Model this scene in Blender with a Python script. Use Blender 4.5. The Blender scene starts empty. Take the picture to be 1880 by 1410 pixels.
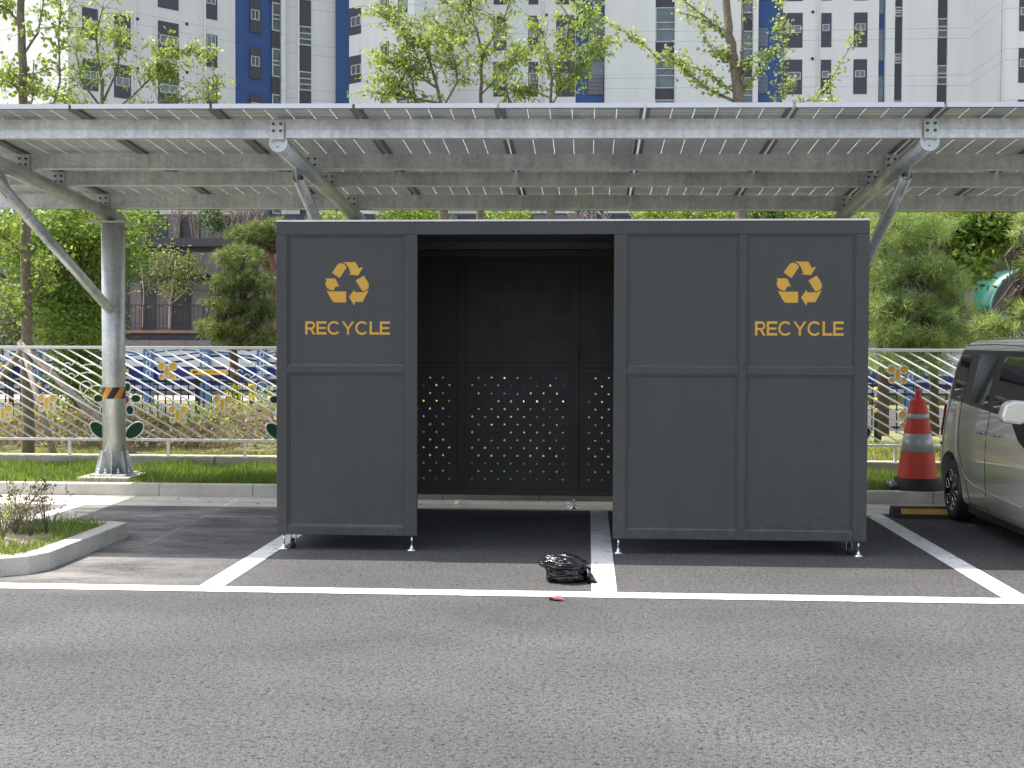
import bpy, bmesh, math, random
import numpy as np
from mathutils import Vector, Matrix
from math import sin, cos, pi, radians, atan2, sqrt

S = bpy.context.scene
COL = S.collection
rnd = random.Random(7)
rng = np.random.default_rng(11)

# ------------------------------------------------------------------ camera
CAMH, FPX = 1.58, 2300.0
YAW, PIT, ROLL = radians(3.47), radians(1.67), radians(0.2)
_f = Vector((-sin(YAW)*cos(PIT), cos(YAW)*cos(PIT), -sin(PIT)))
_r = Vector((cos(YAW), sin(YAW), 0)); _u = _r.cross(_f)
_r, _u = cos(ROLL)*_r + sin(ROLL)*_u, -sin(ROLL)*_r + cos(ROLL)*_u
cd = bpy.data.cameras.new('camera'); cam = bpy.data.objects.new('camera', cd); COL.objects.link(cam)
cam.matrix_world = Matrix(((_r.x, _u.x, -_f.x, 0), (_r.y, _u.y, -_f.y, 0), (_r.z, _u.z, -_f.z, CAMH), (0, 0, 0, 1)))
cd.sensor_width = 36; cd.lens = FPX/1880*36; cd.clip_end = 3000; cd.clip_start = .05
S.camera = cam
def ray(x, y): return _f + _r*((x-940)/FPX) - _u*((y-705)/FPX)
def at(x, y, Y):                      # measured pixel + real distance -> place in the scene
    d = ray(x, y); return Vector((d.x*Y/d.y, Y, CAMH + d.z*Y/d.y))

# ------------------------------------------------------------------ light
SUN_EL = radians(61.3); SUN_AZ = radians(-69.8)
w = bpy.data.worlds.new('World'); S.world = w; w.use_nodes = True
nt = w.node_tree; sky = nt.nodes.new('ShaderNodeTexSky'); sky.sky_type = 'NISHITA'; sky.sun_disc = False
sky.sun_elevation = SUN_EL; sky.sun_rotation = SUN_AZ; sky.air_density = 1.0; sky.dust_density = 2.5; sky.ozone_density = 1.0
hs = nt.nodes.new('ShaderNodeHueSaturation'); hs.inputs['Saturation'].default_value = .5
nt.links.new(sky.outputs[0], hs.inputs['Color']); nt.links.new(hs.outputs[0], nt.nodes['Background'].inputs[0]); nt.nodes['Background'].inputs[1].default_value = 0.15
sd = bpy.data.lights.new('sun', 'SUN'); sd.energy = 3.2; sd.angle = radians(.55); sd.color = (1, .94, .85)
so = bpy.data.objects.new('sun', sd); COL.objects.link(so)
SUNV = Vector((sin(SUN_AZ)*cos(SUN_EL), cos(SUN_AZ)*cos(SUN_EL), sin(SUN_EL)))
so.rotation_euler = SUNV.to_track_quat('Z', 'Y').to_euler(); so.location = (-20, 10, 40)
S.view_settings.view_transform = 'Standard'; S.view_settings.look = 'None'; S.view_settings.gamma = 1
S.view_settings.exposure = 1.3
S.render.engine = 'CYCLES'; S.cycles.max_bounces = 8; S.cycles.transparent_max_bounces = 8
S.cycles.use_denoising = True

# ------------------------------------------------------------------ materials
MATS = {}
class N:
    def __init__(s, name):
        s.m = bpy.data.materials.new(name); s.m.use_nodes = True; s.t = s.m.node_tree
        s.b = s.t.nodes['Principled BSDF']; s.out = s.t.nodes['Material Output']
    def n(s, typ, **kw):
        o = s.t.nodes.new(typ)
        for k, v in kw.items(): setattr(o, k, v)
        return o
    def l(s, a, b): s.t.links.new(a, b)
    def coord(s, which='Object'):
        if which == 'World': return s.n('ShaderNodeNewGeometry').outputs['Position']
        return s.n('ShaderNodeTexCoord').outputs[which]
    def noise(s, scale, detail=3, rough=.55, vec=None, dist=0):
        o = s.n('ShaderNodeTexNoise'); o.inputs['Scale'].default_value = scale; o.inputs['Detail'].default_value = detail
        o.inputs['Roughness'].default_value = rough; o.inputs['Distortion'].default_value = dist
        s.l(vec if vec is not None else s.coord('World'), o.inputs['Vector']); return o.outputs['Fac']
    def ramp(s, fac, stops):
        o = s.n('ShaderNodeValToRGB'); e = o.color_ramp.elements
        while len(e) < len(stops): e.new(.5)
        for i, (p, c) in enumerate(stops):
            e[i].position = p; e[i].color = (c[0], c[1], c[2], 1) if hasattr(c, '__len__') else (c, c, c, 1)
        s.l(fac, o.inputs[0]); return o.outputs[0]
    def mix(s, fac, a, b, typ='MIX'):
        o = s.n('ShaderNodeMix', data_type='RGBA', blend_type=typ)
        for k, v in ((0, fac), (6, a), (7, b)):
            if hasattr(v, 'is_linked'): s.l(v, o.inputs[k])
            elif hasattr(v, '__len__'): o.inputs[k].default_value = (*v[:3], 1)
            else: o.inputs[k].default_value = v
        return o.outputs[2]
    def math(s, op, a, b=0.0, c=0.0):
        o = s.n('ShaderNodeMath', operation=op)
        for k, v in ((0, a), (1, b), (2, c)):
            if hasattr(v, 'is_linked'): s.l(v, o.inputs[k])
            else: o.inputs[k].default_value = v
        return o.outputs[0]
    def sep(s, v):
        o = s.n('ShaderNodeSeparateXYZ'); s.l(v, o.inputs[0]); return o.outputs
    def base(s, v, rough=.6, metal=0, spec=.5):
        if hasattr(v, 'is_linked'): s.l(v, s.b.inputs['Base Color'])
        else: s.b.inputs['Base Color'].default_value = (*v[:3], 1)
        if hasattr(rough, 'is_linked'): s.l(rough, s.b.inputs['Roughness'])
        else: s.b.inputs['Roughness'].default_value = rough
        s.b.inputs['Metallic'].default_value = metal; s.b.inputs['Specular IOR Level'].default_value = spec
    def bump(s, h, dist=.005, strength=1):
        o = s.n('ShaderNodeBump'); o.inputs['Distance'].default_value = dist; o.inputs['Strength'].default_value = strength
        s.l(h, o.inputs['Height']); s.l(o.outputs[0], s.b.inputs['Normal'])

def simple(name, c, rough=.6, metal=0, spec=.5, var=.12, scale=6, bump=0, bscale=60, coat=0):
    if name in MATS: return MATS[name]
    k = N(name); f = k.noise(scale, 4)
    lo = [max(0, x*(1-var)) for x in c]; hi = [min(1, x*(1+var)) for x in c]
    k.base(k.ramp(f, [(.3, lo), (.7, hi)]), rough, metal, spec)
    if bump: k.bump(k.noise(bscale, 3), bump)
    if coat: k.b.inputs['Coat Weight'].default_value = coat; k.b.inputs['Coat Roughness'].default_value = .05
    MATS[name] = k.m; return k.m

def m_asphalt(name, a, b, dust):
    k = N(name); P = k.coord('World')
    g1 = k.noise(95, 2, .7, P); g2 = k.noise(38, 3, .7, P); g3 = k.noise(210, 1, .5, P)
    big = k.noise(.55, 4, .6, P); mp = k.n('ShaderNodeMapping'); mp.inputs['Scale'].default_value = (.6, 1.3, 1); k.l(P, mp.inputs[0])
    st = k.noise(.9, 3, .6, mp.outputs[0])
    vo = k.n('ShaderNodeTexVoronoi'); vo.inputs['Scale'].default_value = 75; k.l(P, vo.inputs['Vector'])
    c = k.ramp(g1, [(.28, [x*.28 for x in a]), (.43, a), (.6, b), (.74, [min(1, x*2.0) for x in b])])
    c = k.mix(.5, c, k.ramp(g3, [(.34, [x*.25 for x in a]), (.66, [x*1.9 for x in b])]))
    c = k.mix(1, c, k.ramp(g2, [(.34, .25), (.45, .95), (.7, 1.2)]), 'MULTIPLY')
    c = k.mix(1, c, k.ramp(vo.outputs['Distance'], [(.0, 1.15), (.55, 1.0), (.8, .72)]), 'MULTIPLY')
    c = k.mix(1, c, k.ramp(big, [(.3, .84), (.7, 1.14)]), 'MULTIPLY')
    c = k.mix(1, c, k.ramp(st, [(.3, .84), (.7, 1.15)]), 'MULTIPLY')
    if dust:                                   # pale dust and cement residue washed out along the kerbs
        s = k.sep(P); x, y = s[0], s[1]
        ax = k.math('MULTIPLY_ADD', x, -.6, -1.2)
        ax = k.math('MINIMUM', k.math('MAXIMUM', ax, 0), 1)
        ay = k.math('MINIMUM', k.math('MAXIMUM', k.math('MULTIPLY_ADD', y, 1.6, -12.3), 0), 1)
        m = k.math('MULTIPLY', k.math('MULTIPLY', ax, ay), k.ramp(k.noise(1.9, 6, .72, mp.outputs[0]), [(.38, .05), (.6, 1)]))
        c = k.mix(k.math('MULTIPLY', m, .8), c, (.33, .32, .30))
    k.base(c, .88, 0, .3)
    h = k.math('ADD', k.math('MULTIPLY', g1, .6), k.math('MULTIPLY', g2, .8))
    k.bump(h, .018, 1); MATS[name] = k.m; return k.m

def m_concrete(name, c, joints=0):
    k = N(name); P = k.coord('World')
    f = k.noise(3, 5, .65, P); g = k.noise(70, 3, .6, P)
    col = k.ramp(f, [(.25, [x*.78 for x in c]), (.7, [min(1, x*1.1) for x in c])])
    col = k.mix(1, col, k.ramp(g, [(.25, .8), (.6, 1.05)]), 'MULTIPLY')
    if joints:
        x = k.sep(P)[0]; fr = k.math('ABSOLUTE', k.math('SUBTRACT', k.math('FRACT', k.math('DIVIDE', x, joints)), .5))
        col = k.mix(1, col, k.ramp(fr, [(.0, .45), (.006, .5), (.008, 1)]), 'MULTIPLY')
    k.base(col, .85, 0, .3); k.bump(g, .004, .7); MATS[name] = k.m; return k.m

def m_galv(name, c=(.47, .485, .47), metal=.55, rough=.42):
    k = N(name); P = k.coord('World')
    vo = k.n('ShaderNodeTexVoronoi'); vo.inputs['Scale'].default_value = 38; k.l(P, vo.inputs['Vector'])
    f = k.noise(2.3, 5, .65, P); sp = k.sep(vo.outputs['Color'])[0]
    col = k.ramp(f, [(.25, [x*.66 for x in c]), (.5, c), (.72, [min(1, x*1.22) for x in c])])
    col = k.mix(1, col, k.ramp(sp, [(0, .9), (1, 1.08)]), 'MULTIPLY')
    mp = k.n('ShaderNodeMapping'); mp.inputs['Scale'].default_value = (9, 9, .8); k.l(P, mp.inputs[0])
    col = k.mix(1, col, k.ramp(k.noise(2, 4, .6, mp.outputs[0]), [(.3, .84), (.62, 1.05)]), 'MULTIPLY')
    k.base(col, k.math('MULTIPLY_ADD', f, .3, rough-.15), metal); MATS[name] = k.m; return k.m

def m_leaf(name, stops, trans=.45, rough=.5):
    k = N(name); a = k.n('ShaderNodeAttribute', attribute_name='tint')
    c = k.ramp(a.outputs['Fac'], [(i/(len(stops)-1), s) for i, s in enumerate(stops)])
    k.base(c, rough, 0, .35)
    t = k.n('ShaderNodeBsdfTranslucent'); k.l(k.mix(1, c, (1.5, 1.6, .75), 'MULTIPLY'), t.inputs[0])
    ms = k.n('ShaderNodeMixShader'); ms.inputs[0].default_value = trans
    k.l(k.b.outputs[0], ms.inputs[1]); k.l(t.outputs[0], ms.inputs[2]); k.l(ms.outputs[0], k.out.inputs[0])
    MATS[name] = k.m; return k.m

def m_facade(name, c, pitch=2.83, z0=0.0, vj=0.0, rough=.7):
    k = N(name); P = k.coord('World'); s = k.sep(P)
    fr = k.math('FRACT', k.math('DIVIDE', k.math('SUBTRACT', s[2], z0), pitch))
    l1 = k.ramp(fr, [(0, .72), (.012, .72), (.014, 1), (.215, 1), (.217, .74), (.229, .74), (.231, 1)])
    col = k.ramp(k.noise(.35, 4, .6, P), [(.3, [x*.955 for x in c]), (.7, [min(1, x*1.02) for x in c])])
    col = k.mix(1, col, l1, 'MULTIPLY')
    mp = k.n('ShaderNodeMapping'); mp.inputs['Scale'].default_value = (2.2, 2.2, .12); k.l(P, mp.inputs[0])
    col = k.mix(1, col, k.ramp(k.noise(1, 4, .6, mp.outputs[0]), [(.3, .95), (.65, 1.02)]), 'MULTIPLY')
    k.base(col, rough, 0, .3); MATS[name] = k.m; return k.m

def m_stone(name, c, pw=1.2, ph=.6):
    k = N(name); P = k.coord('World'); s = k.sep(P)
    fz = k.math('FRACT', k.math('DIVIDE', s[2], ph)); fx = k.math('FRACT', k.math('DIVIDE', s[0], pw))
    j = k.math('MINIMUM', fz, k.math('MULTIPLY', fx, pw/ph))
    col = k.ramp(k.noise(1.2, 4, .6, P), [(.3, [x*.8 for x in c]), (.7, [x*1.15 for x in c])])
    col = k.mix(1, col, k.ramp(k.noise(40, 3, .6, P), [(.3, .75), (.7, 1.2)]), 'MULTIPLY')
    col = k.mix(1, col, k.ramp(j, [(.0, .45), (.035, .5), (.045, 1)]), 'MULTIPLY')
    k.base(col, .6, 0, .4); MATS[name] = k.m; return k.m

ASPH = m_asphalt('asphalt', (.072, .0715, .0725), (.108, .107, .108), True)
ROADM = m_asphalt('far_road', (.07, .07, .072), (.1, .1, .1), False)
def m_line():
    k = N('marking_paint'); P = k.coord('World')
    f = k.noise(120, 3, .7, P); g = k.noise(2.5, 4, .6, P)
    c = k.ramp(g, [(.3, (.66, .66, .64)), (.7, (.8, .8, .78))])
    c = k.mix(1, c, k.ramp(f, [(.24, .35), (.40, 1)]), 'MULTIPLY')
    c = k.mix(k.ramp(k.noise(9, 6, .75, P), [(.54, 0), (.64, .7)]), c, (.2, .195, .19))
    k.base(c, .7, 0, .3); k.bump(k.noise(95, 2, .7, P), .006, .6); return k.m
LINE = m_line()
CONC = m_concrete('kerb_concrete', (.53, .505, .455), 1.0)
GUTT = m_concrete('gutter_concrete', (.60, .57, .50), 0)
WALLC = m_concrete('wall_concrete', (.42, .39, .33), 3.0)
GALV = m_galv('galvanised_steel', (.61, .635, .65), .3, .42); GALVD = m_galv('galvanised_tube', (.53, .555, .56), .5, .34); GALVC = m_galv('galvanised_column', (.56, .585, .59), .5, .42)
def m_booth():
    k = N('booth_paint'); P = k.coord('World')
    c = k.ramp(k.noise(1.1, 4, .6, P), [(.3, (.0425, .0435, .044)), (.7, (.051, .0515, .0515))])
    mp = k.n('ShaderNodeMapping'); mp.inputs['Scale'].default_value = (14, 14, .7); k.l(P, mp.inputs[0])
    c = k.mix(1, c, k.ramp(k.noise(1, 5, .65, mp.outputs[0]), [(.3, .93), (.66, 1.06)]), 'MULTIPLY')
    z = k.math('MINIMUM', k.math('MAXIMUM', k.math('MULTIPLY_ADD', k.sep(P)[2], -3.2, 1.5), 0), 1)      # road dust splashed on the lower edge
    c = k.mix(k.math('MULTIPLY', z, k.ramp(k.noise(16, 6, .7, P), [(.42, 0), (.72, .3)])), c, (.16, .15, .135))
    c = k.mix(k.ramp(k.noise(46, 5, .8, P), [(.70, 0), (.76, .35)]), c, (.13, .13, .13))
    k.base(c, k.ramp(k.noise(5, 4, .6, P), [(.3, .42), (.7, .55)]), 0, .5); k.bump(k.noise(900, 2, .6, P), .0006, .5); return k.m
BOOTH = m_booth()
BOOTHT = simple('booth_roof_paint_lit', (.72, .72, .70), .5)  # pale roof, lightened further so the colour carries the highlight along its edge
YEL = simple('yellow_vinyl', (.60, .335, .04), .45, var=.04)
STEEL = simple('bright_zinc', (.7, .71, .74), .22, .9)
RUBBER = simple('black_rubber', (.018, .018, .018), .7, bump=.001)
WHITEM = simple('white_painted_metal', (.76, .76, .74), .4, var=.06)
DGREEN = simple('dark_green_panel', (.012, .052, .022), .65, spec=.25)
RED = simple('red_panel', (.26, .012, .022), .4)
OCHRE = simple('ochre_panel', (.88, .52, .025), .6, var=.08)
BLACK = simple('black_paint', (.012, .012, .014), .5)
DARKM = simple('dark_window_panel', (.062, .062, .082), .55, var=.05)
SOIL = simple('sandy_soil', (.36, .29, .22), .95, var=.3, scale=14, bump=.02, bscale=40)
TURFG = simple('turf_soil', (.12, .12, .05), .95, var=.3, scale=9, bump=.01)
FARG = simple('park_ground', (.17, .17, .07), .95, var=.35, scale=2.2, bump=.02, bscale=12)
BARK = simple('bark_grey', (.16, .13, .10), .9, var=.35, scale=24, bump=.006, bscale=70)
BARKP = simple('bark_pine', (.10, .075, .06), .9, var=.35, scale=24, bump=.006, bscale=70)
BARKR = simple('bark_red', (.22, .10, .065), .9, var=.3, scale=24, bump=.006, bscale=70)
TWIG = simple('pale_twig', (.36, .29, .25), .9, var=.2)
WOOD = simple('support_wood', (.26, .22, .18), .85, var=.3, scale=18)
def m_glass(name, c, rough=.08, metal=0):
    k = N(name); P = k.coord('World')
    k.base(k.ramp(k.noise(1.3, 3, .5, P), [(.35, [x*.7 for x in c]), (.65, [x*1.3 for x in c])]), rough, metal, .8); return k.m
GLASSB = m_glass('window_glass', (.09, .13, .15))
GLASSC = m_glass('car_glass', (.012, .014, .015), .03)
WFRAME = simple('window_frame_white', (.55, .55, .55), .4)
WHITEF = m_facade('facade_white', (.80, .80, .785), 2.83, .55)
GREYF = m_facade('facade_light_grey', (.74, .74, .73), 2.83, .2)
BLUEF = m_facade('facade_blue', (.052, .105, .27), 2.83, .2)
STONEL = m_stone('stone_grey', (.165, .155, .165)); STONED = m_stone('stone_dark', (.062, .06, .068))
LV_A = m_leaf('leaf_fresh', [(.13, .18, .04), (.22, .29, .07), (.36, .42, .15)], .45)
LV_B = m_leaf('leaf_mid', [(.08, .12, .03), (.15, .22, .05), (.27, .35, .09)], .45)
LV_G = m_leaf('leaf_ginkgo', [(.16, .21, .07), (.27, .32, .13), (.42, .45, .24)], .4)
LV_D = m_leaf('leaf_dark', [(.02, .045, .014), (.045, .085, .025), (.09, .14, .04)], .25)
LV_P = m_leaf('needle_pine', [(.07, .10, .035), (.14, .18, .06), (.27, .30, .11)], .25)
LV_W = m_leaf('needle_white_pine', [(.10, .14, .06), (.20, .27, .10), (.36, .42, .17)], .35)
GRASSM = m_leaf('grass_blade', [(.07, .12, .028), (.135, .20, .05), (.25, .31, .10)], .45, .6)
GRASSY = m_leaf('grass_dry', [(.14, .18, .05), (.27, .29, .10), (.42, .40, .18)], .4, .7)
DRY = m_leaf('dry_shrub', [(.12, .085, .065), (.23, .17, .13), (.37, .30, .24)], .2, .8)
YGR = m_leaf('yellow_green_leaf', [(.11, .16, .03), (.24, .28, .05), (.48, .44, .08)], .4)

# ------------------------------------------------------------------ object helpers
def tag(o, label=None, cat=None, group=None, kind=None):
    if label: o['label'] = label
    if cat: o['category'] = cat
    if group: o['group'] = group
    if kind: o['kind'] = kind
    return o
def thing(name, label, cat, loc, group=None):
    o = bpy.data.objects.new(name, None); COL.objects.link(o); o.location = loc; o.empty_display_size = .2
    return tag(o, label, cat, group)
def rootloc(o):
    v = Vector((0, 0, 0))
    while o: v += o.location; o = o.parent
    return v
class MB:
    def __init__(s): s.v = []; s.f = []; s.mi = []; s.cur = 0; s.sm = []; s.smooth = False
    def add(s, vs, fs):
        b = len(s.v); s.v += [tuple(v) for v in vs]
        for f in fs: s.f.append(tuple(b+i for i in f)); s.mi.append(s.cur); s.sm.append(s.smooth)
        return s
    def box(s, x0, x1, y0, y1, z0, z1, M=None):
        vs = [(x, y, z) for x in (x0, x1) for y in (y0, y1) for z in (z0, z1)]
        if M: vs = [M(*v) for v in vs]
        return s.add(vs, [(0, 1, 3, 2), (4, 6, 7, 5), (0, 4, 5, 1), (2, 3, 7, 6), (0, 2, 6, 4), (1, 5, 7, 3)])
    def prism(s, pts, fn, t0, t1):              # 2D outline -> solid; fn(a,b,t) -> 3D
        n = len(pts); vs = [fn(a, b, t0) for a, b in pts] + [fn(a, b, t1) for a, b in pts]
        return s.add(vs, [tuple(range(n)), tuple(range(2*n-1, n-1, -1))] + [(i, i+n, (i+1) % n+n, (i+1) % n) for i in range(n)])
    def path(s, pts, rs, n=10, cap=True):
        pts = [Vector(p) for p in pts]
        if not hasattr(rs, '__len__'): rs = [rs]*len(pts)
        up = None; vs = []
        for i, p in enumerate(pts):
            d = (pts[min(i+1, len(pts)-1)] - pts[max(i-1, 0)])
            if d.length < 1e-9: d = Vector((0, 0, 1))
            d.normalize()
            if up is None: up = Vector((1, 0, 0)) if abs(d.x) < .8 else Vector((0, 0, 1))
            a = up - d*up.dot(d)
            if a.length < 1e-6: a = d.orthogonal()
            a.normalize(); up = a; b = d.cross(a)
            vs += [p + (a*cos(2*pi*k/n) + b*sin(2*pi*k/n))*rs[i] for k in range(n)]
        m = len(pts); fs = [(i*n+k, i*n+(k+1) % n, (i+1)*n+(k+1) % n, (i+1)*n+k) for i in range(m-1) for k in range(n)]
        sm = s.smooth; s.smooth = True; b0 = len(s.v); s.add(vs, fs); s.smooth = sm
        if cap:
            for r in (range(n-1, -1, -1), range((m-1)*n, m*n)):
                s.f.append(tuple(b0+i for i in r)); s.mi.append(s.cur); s.sm.append(False)
        return s
    def tube(s, a, b, r0, r1=None, n=16): return s.path([a, b], [r0, r1 if r1 is not None else r0], n)
    def lathe(s, c, prof, n=32, ax=2):          # prof: (radius, height)
        c = Vector(c); vs = []
        for r, h in prof:
            for k in range(n):
                a = 2*pi*k/n; q = (r*cos(a), r*sin(a), h)
                if ax == 0: q = (h, r*cos(a), r*sin(a))
                if ax == 1: q = (r*cos(a), h, r*sin(a))
                vs.append(c+Vector(q))
        m = len(prof); sm = s.smooth; s.smooth = True
        s.add(vs, [(i*n+k, i*n+(k+1) % n, (i+1)*n+(k+1) % n, (i+1)*n+k) for i in range(m-1) for k in range(n)])
        s.smooth = sm; return s
    def build(s, name, mat, parent=None, bevel=0, origin=None):
        me = bpy.data.meshes.new(name)
        if parent is not None: off = rootloc(parent)
        elif origin is not None: off = Vector(origin)
        else:
            a = np.array(s.v); off = Vector(((a[:, 0].min()+a[:, 0].max())/2, (a[:, 1].min()+a[:, 1].max())/2, a[:, 2].min()))
        me.from_pydata([(x-off.x, y-off.y, z-off.z) for x, y, z in s.v], [], s.f)
        for m in (mat if isinstance(mat, (list, tuple)) else [mat]): me.materials.append(m)
        me.polygons.foreach_set('material_index', s.mi); me.polygons.foreach_set('use_smooth', s.sm)
        me.validate(); me.update()
        bm = bmesh.new(); bm.from_mesh(me); bmesh.ops.recalc_face_normals(bm, faces=bm.faces); bm.to_mesh(me); bm.free()
        o = bpy.data.objects.new(name, me); COL.objects.link(o)
        if parent is not None: o.parent = parent
        else: o.location = off
        if bevel:
            b = o.modifiers.new('bevel', 'BEVEL'); b.width = bevel; b.segments = 2; b.limit_method = 'ANGLE'; b.angle_limit = radians(40)
        return o

def quads(name, P, mat, tint, parent=None, kind=None):
    """P: (n,k,3) array, one k-gon per leaf"""
    n, k, _ = P.shape; off = np.array(rootloc(parent)) if parent is not None else np.array([P[..., 0].mean(), P[..., 1].mean(), P[..., 2].min()])
    V = (P.reshape(-1, 3)-off).astype(np.float32); me = bpy.data.meshes.new(name)
    me.vertices.add(n*k); me.vertices.foreach_set('co', V.ravel())
    me.loops.add(n*k); me.loops.foreach_set('vertex_index', np.arange(n*k, dtype=np.int32))
    me.polygons.add(n); me.polygons.foreach_set('loop_start', np.arange(0, n*k, k, dtype=np.int32)); me.polygons.foreach_set('loop_total', np.full(n, k, dtype=np.int32))
    at_ = me.attributes.new('tint', 'FLOAT', 'FACE'); at_.data.foreach_set('value', tint.astype(np.float32))
    me.materials.append(mat); me.update(calc_edges=True)
    o = bpy.data.objects.new(name, me); COL.objects.link(o)
    if parent is not None: o.parent = parent
    else: o.location = off
    return o
def unit(a): return a/np.maximum(np.linalg.norm(a, axis=-1, keepdims=True), 1e-9)
def leafpoly(C, D, L, W):
    """leaf-shaped quads starting at C, running along D"""
    n = len(C); R = unit(rng.normal(size=(n, 3))); Sd = unit(np.cross(D, R)); L = np.broadcast_to(L, (n,))[:, None]; W = np.broadcast_to(W, (n,))[:, None]
    return np.stack([C, C+D*L*.45+Sd*W*.5, C+D*L, C+D*L*.45-Sd*W*.5], 1)
def tintof(n, C=None, s=.6, spread=.22):
    t = rng.normal(.5, spread, n)
    if C is not None: t += .18*np.sin(C[:, 0]/s*1.7+1)*np.cos(C[:, 1]/s*1.3)+.12*np.sin(C[:, 2]/s*2.1)
    return np.clip(t, 0, 1)

# ------------------------------------------------------------------ ground and paving
def slab(name, x0, x1, y0, y1, z0, z1, m, kind='structure', bevel=0):
    return tag(MB().box(x0, x1, y0, y1, z0, z1).build(name, m, bevel=bevel), kind=kind)
def sheet(name, pts, z, m, kind='structure'):
    return tag(MB().add([(x, y, z) for x, y in pts], [tuple(range(len(pts)))]).build(name, m), kind=kind)
sheet('ground', [(-400, -200), (400, -200), (400, 500), (-400, 500)], -.03, FARG)
sheet('parking_asphalt', [(-30, -12), (30, -12), (30, 12.13), (-30, 12.13)], 0, ASPH)
slab('gutter', -30, 30, 12.13, 12.9, -.02, .004, GUTT)
sheet('gutter_joint', [(-30, 12.42), (30, 12.42), (30, 12.432), (-30, 12.432)], .008, simple('joint_dirt', (.10, .09, .075), .9))
slab('kerb', -30, 30, 12.9, 13.05, -.02, .13, CONC, bevel=.012)
slab('planting_bed', -30, 30, 13.05, 14.85, -.02, .105, TURFG)
LZ = .004
sheet('bay_line', [(-30, 7.89), (30, 7.89), (30, 8.07), (-30, 8.07)], LZ, LINE)
for x0, x1 in ((-5.14, -4.98), (-2.55, -2.385), (.03, .195), (2.63, 2.80), (5.22, 5.38)):
    sheet('bay_line', [(x0, 8.07), (x1, 8.07), (x1, 12.12), (x0, 12.12)], LZ, LINE)
# planted island with chamfered kerb
def island():
    out = [(-14, 8.2), (-4.25, 8.22), (-4.02, 8.3), (-3.86, 8.42), (-3.79, 8.6), (-3.79, 10.1), (-3.93, 10.17), (-14, 10.17)]
    inn = [(-13.9, 8.35), (-4.3, 8.37), (-4.12, 8.42), (-4.0, 8.52), (-3.94, 8.66), (-3.94, 9.96), (-4.02, 10.02), (-13.9, 10.02)]
    m = MB(); n = len(out); z = .125
    vs = [(x, y, -.02) for x, y in out]+[(x, y, z) for x, y in out]+[(x, y, z) for x, y in inn]+[(x, y, -.02) for x, y in inn]
    fs = []
    for i in range(n):
        j = (i+1) % n
        fs += [(i, j, n+j, n+i), (n+i, n+j, 2*n+j, 2*n+i), (2*n+i, 2*n+j, 3*n+j, 3*n+i)]
    m.add(vs, fs); tag(m.build('island_kerb', CONC, bevel=.01), kind='structure')
    g = MB(); N_ = 60; M_ = 18; vs = []; fs = []
    for i in range(N_+1):
        for j in range(M_+1):
            x = -13.9+i/N_*(9.95); y = 8.42+j/M_*1.6
            e = min(1, min(i, N_-i, j, M_-j)/3)
            vs.append((x, y, .09+.05*e*(1+.5*sin(x*3.1)*cos(y*4))+.012*rnd.random()))
    for i in range(N_):
        for j in range(M_):
            a = i*(M_+1)+j; fs.append((a, a+M_+1, a+M_+2, a+1))
    g.smooth = True; g.add(vs, fs); tag(g.build('island_soil', SOIL), kind='structure')
island()

def grass(name, x0, x1, y0, y1, z, n, h0, h1, mat, wd=.006, keep=None):
    X = rng.uniform(x0, x1, n); Y = rng.uniform(y0, y1, n)
    if keep is not None: k = keep(X, Y); X, Y = X[k], Y[k]
    n = len(X); B = np.stack([X, Y, np.full(n, z)], 1)
    cl = .75+.35*np.sin(X*5.3+np.cos(Y*4))*np.cos(Y*6.1+X)
    H = rng.uniform(h0, h1, n)*np.clip(cl, .45, 1.2); A = rng.uniform(0, 2*pi, n)
    ln = rng.uniform(.1, .75, n)*H; dr = np.stack([np.cos(A), np.sin(A), np.zeros(n)], 1)
    sd_ = np.stack([-np.sin(A+.6), np.cos(A+.6), np.zeros(n)], 1)*(wd*rng.uniform(.6, 1.3, n))[:, None]
    mid = B+dr*ln[:, None]*.35+np.array([0, 0, 1])*H[:, None]*.6; tip = B+dr*ln[:, None]+np.array([0, 0, 1])*H[:, None]
    P = np.stack([B-sd_*.5, B+sd_*.5, mid+sd_*.4, tip, mid-sd_*.4], 1)
    return tag(quads(name, P, mat, tintof(n, B, .5)), kind='stuff')
def keep_bed(X, Y):
    pad = (abs(X+5.27) < .31) & (abs(Y-13.6) < .36)
    sparse = (abs(X+5.3) < .8) & (Y < 13.5) & (np.random.default_rng(3).random(len(X)) < .75)
    booth = (X > -2.2) & (X < 1.9) & (np.random.default_rng(4).random(len(X)) < .5)
    return ~(pad | sparse | booth)
grass('turf_grass', -9, 6.5, 13.06, 14.86, .1, 90000, .05, .17, GRASSM, .0065, keep_bed)
grass('island_grass', -6.6, -3.93, 8.42, 10.04, .115, 15000, .03, .12, GRASSM, .005,
      lambda X, Y: ((Y > 9.45+.08*np.sin(X*9)) & (X > -4.6)) | (X > -4.08) | (Y < 8.9+.07*np.sin(X*11)-.12*(X+4)) | (Y > 9.85))

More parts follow.
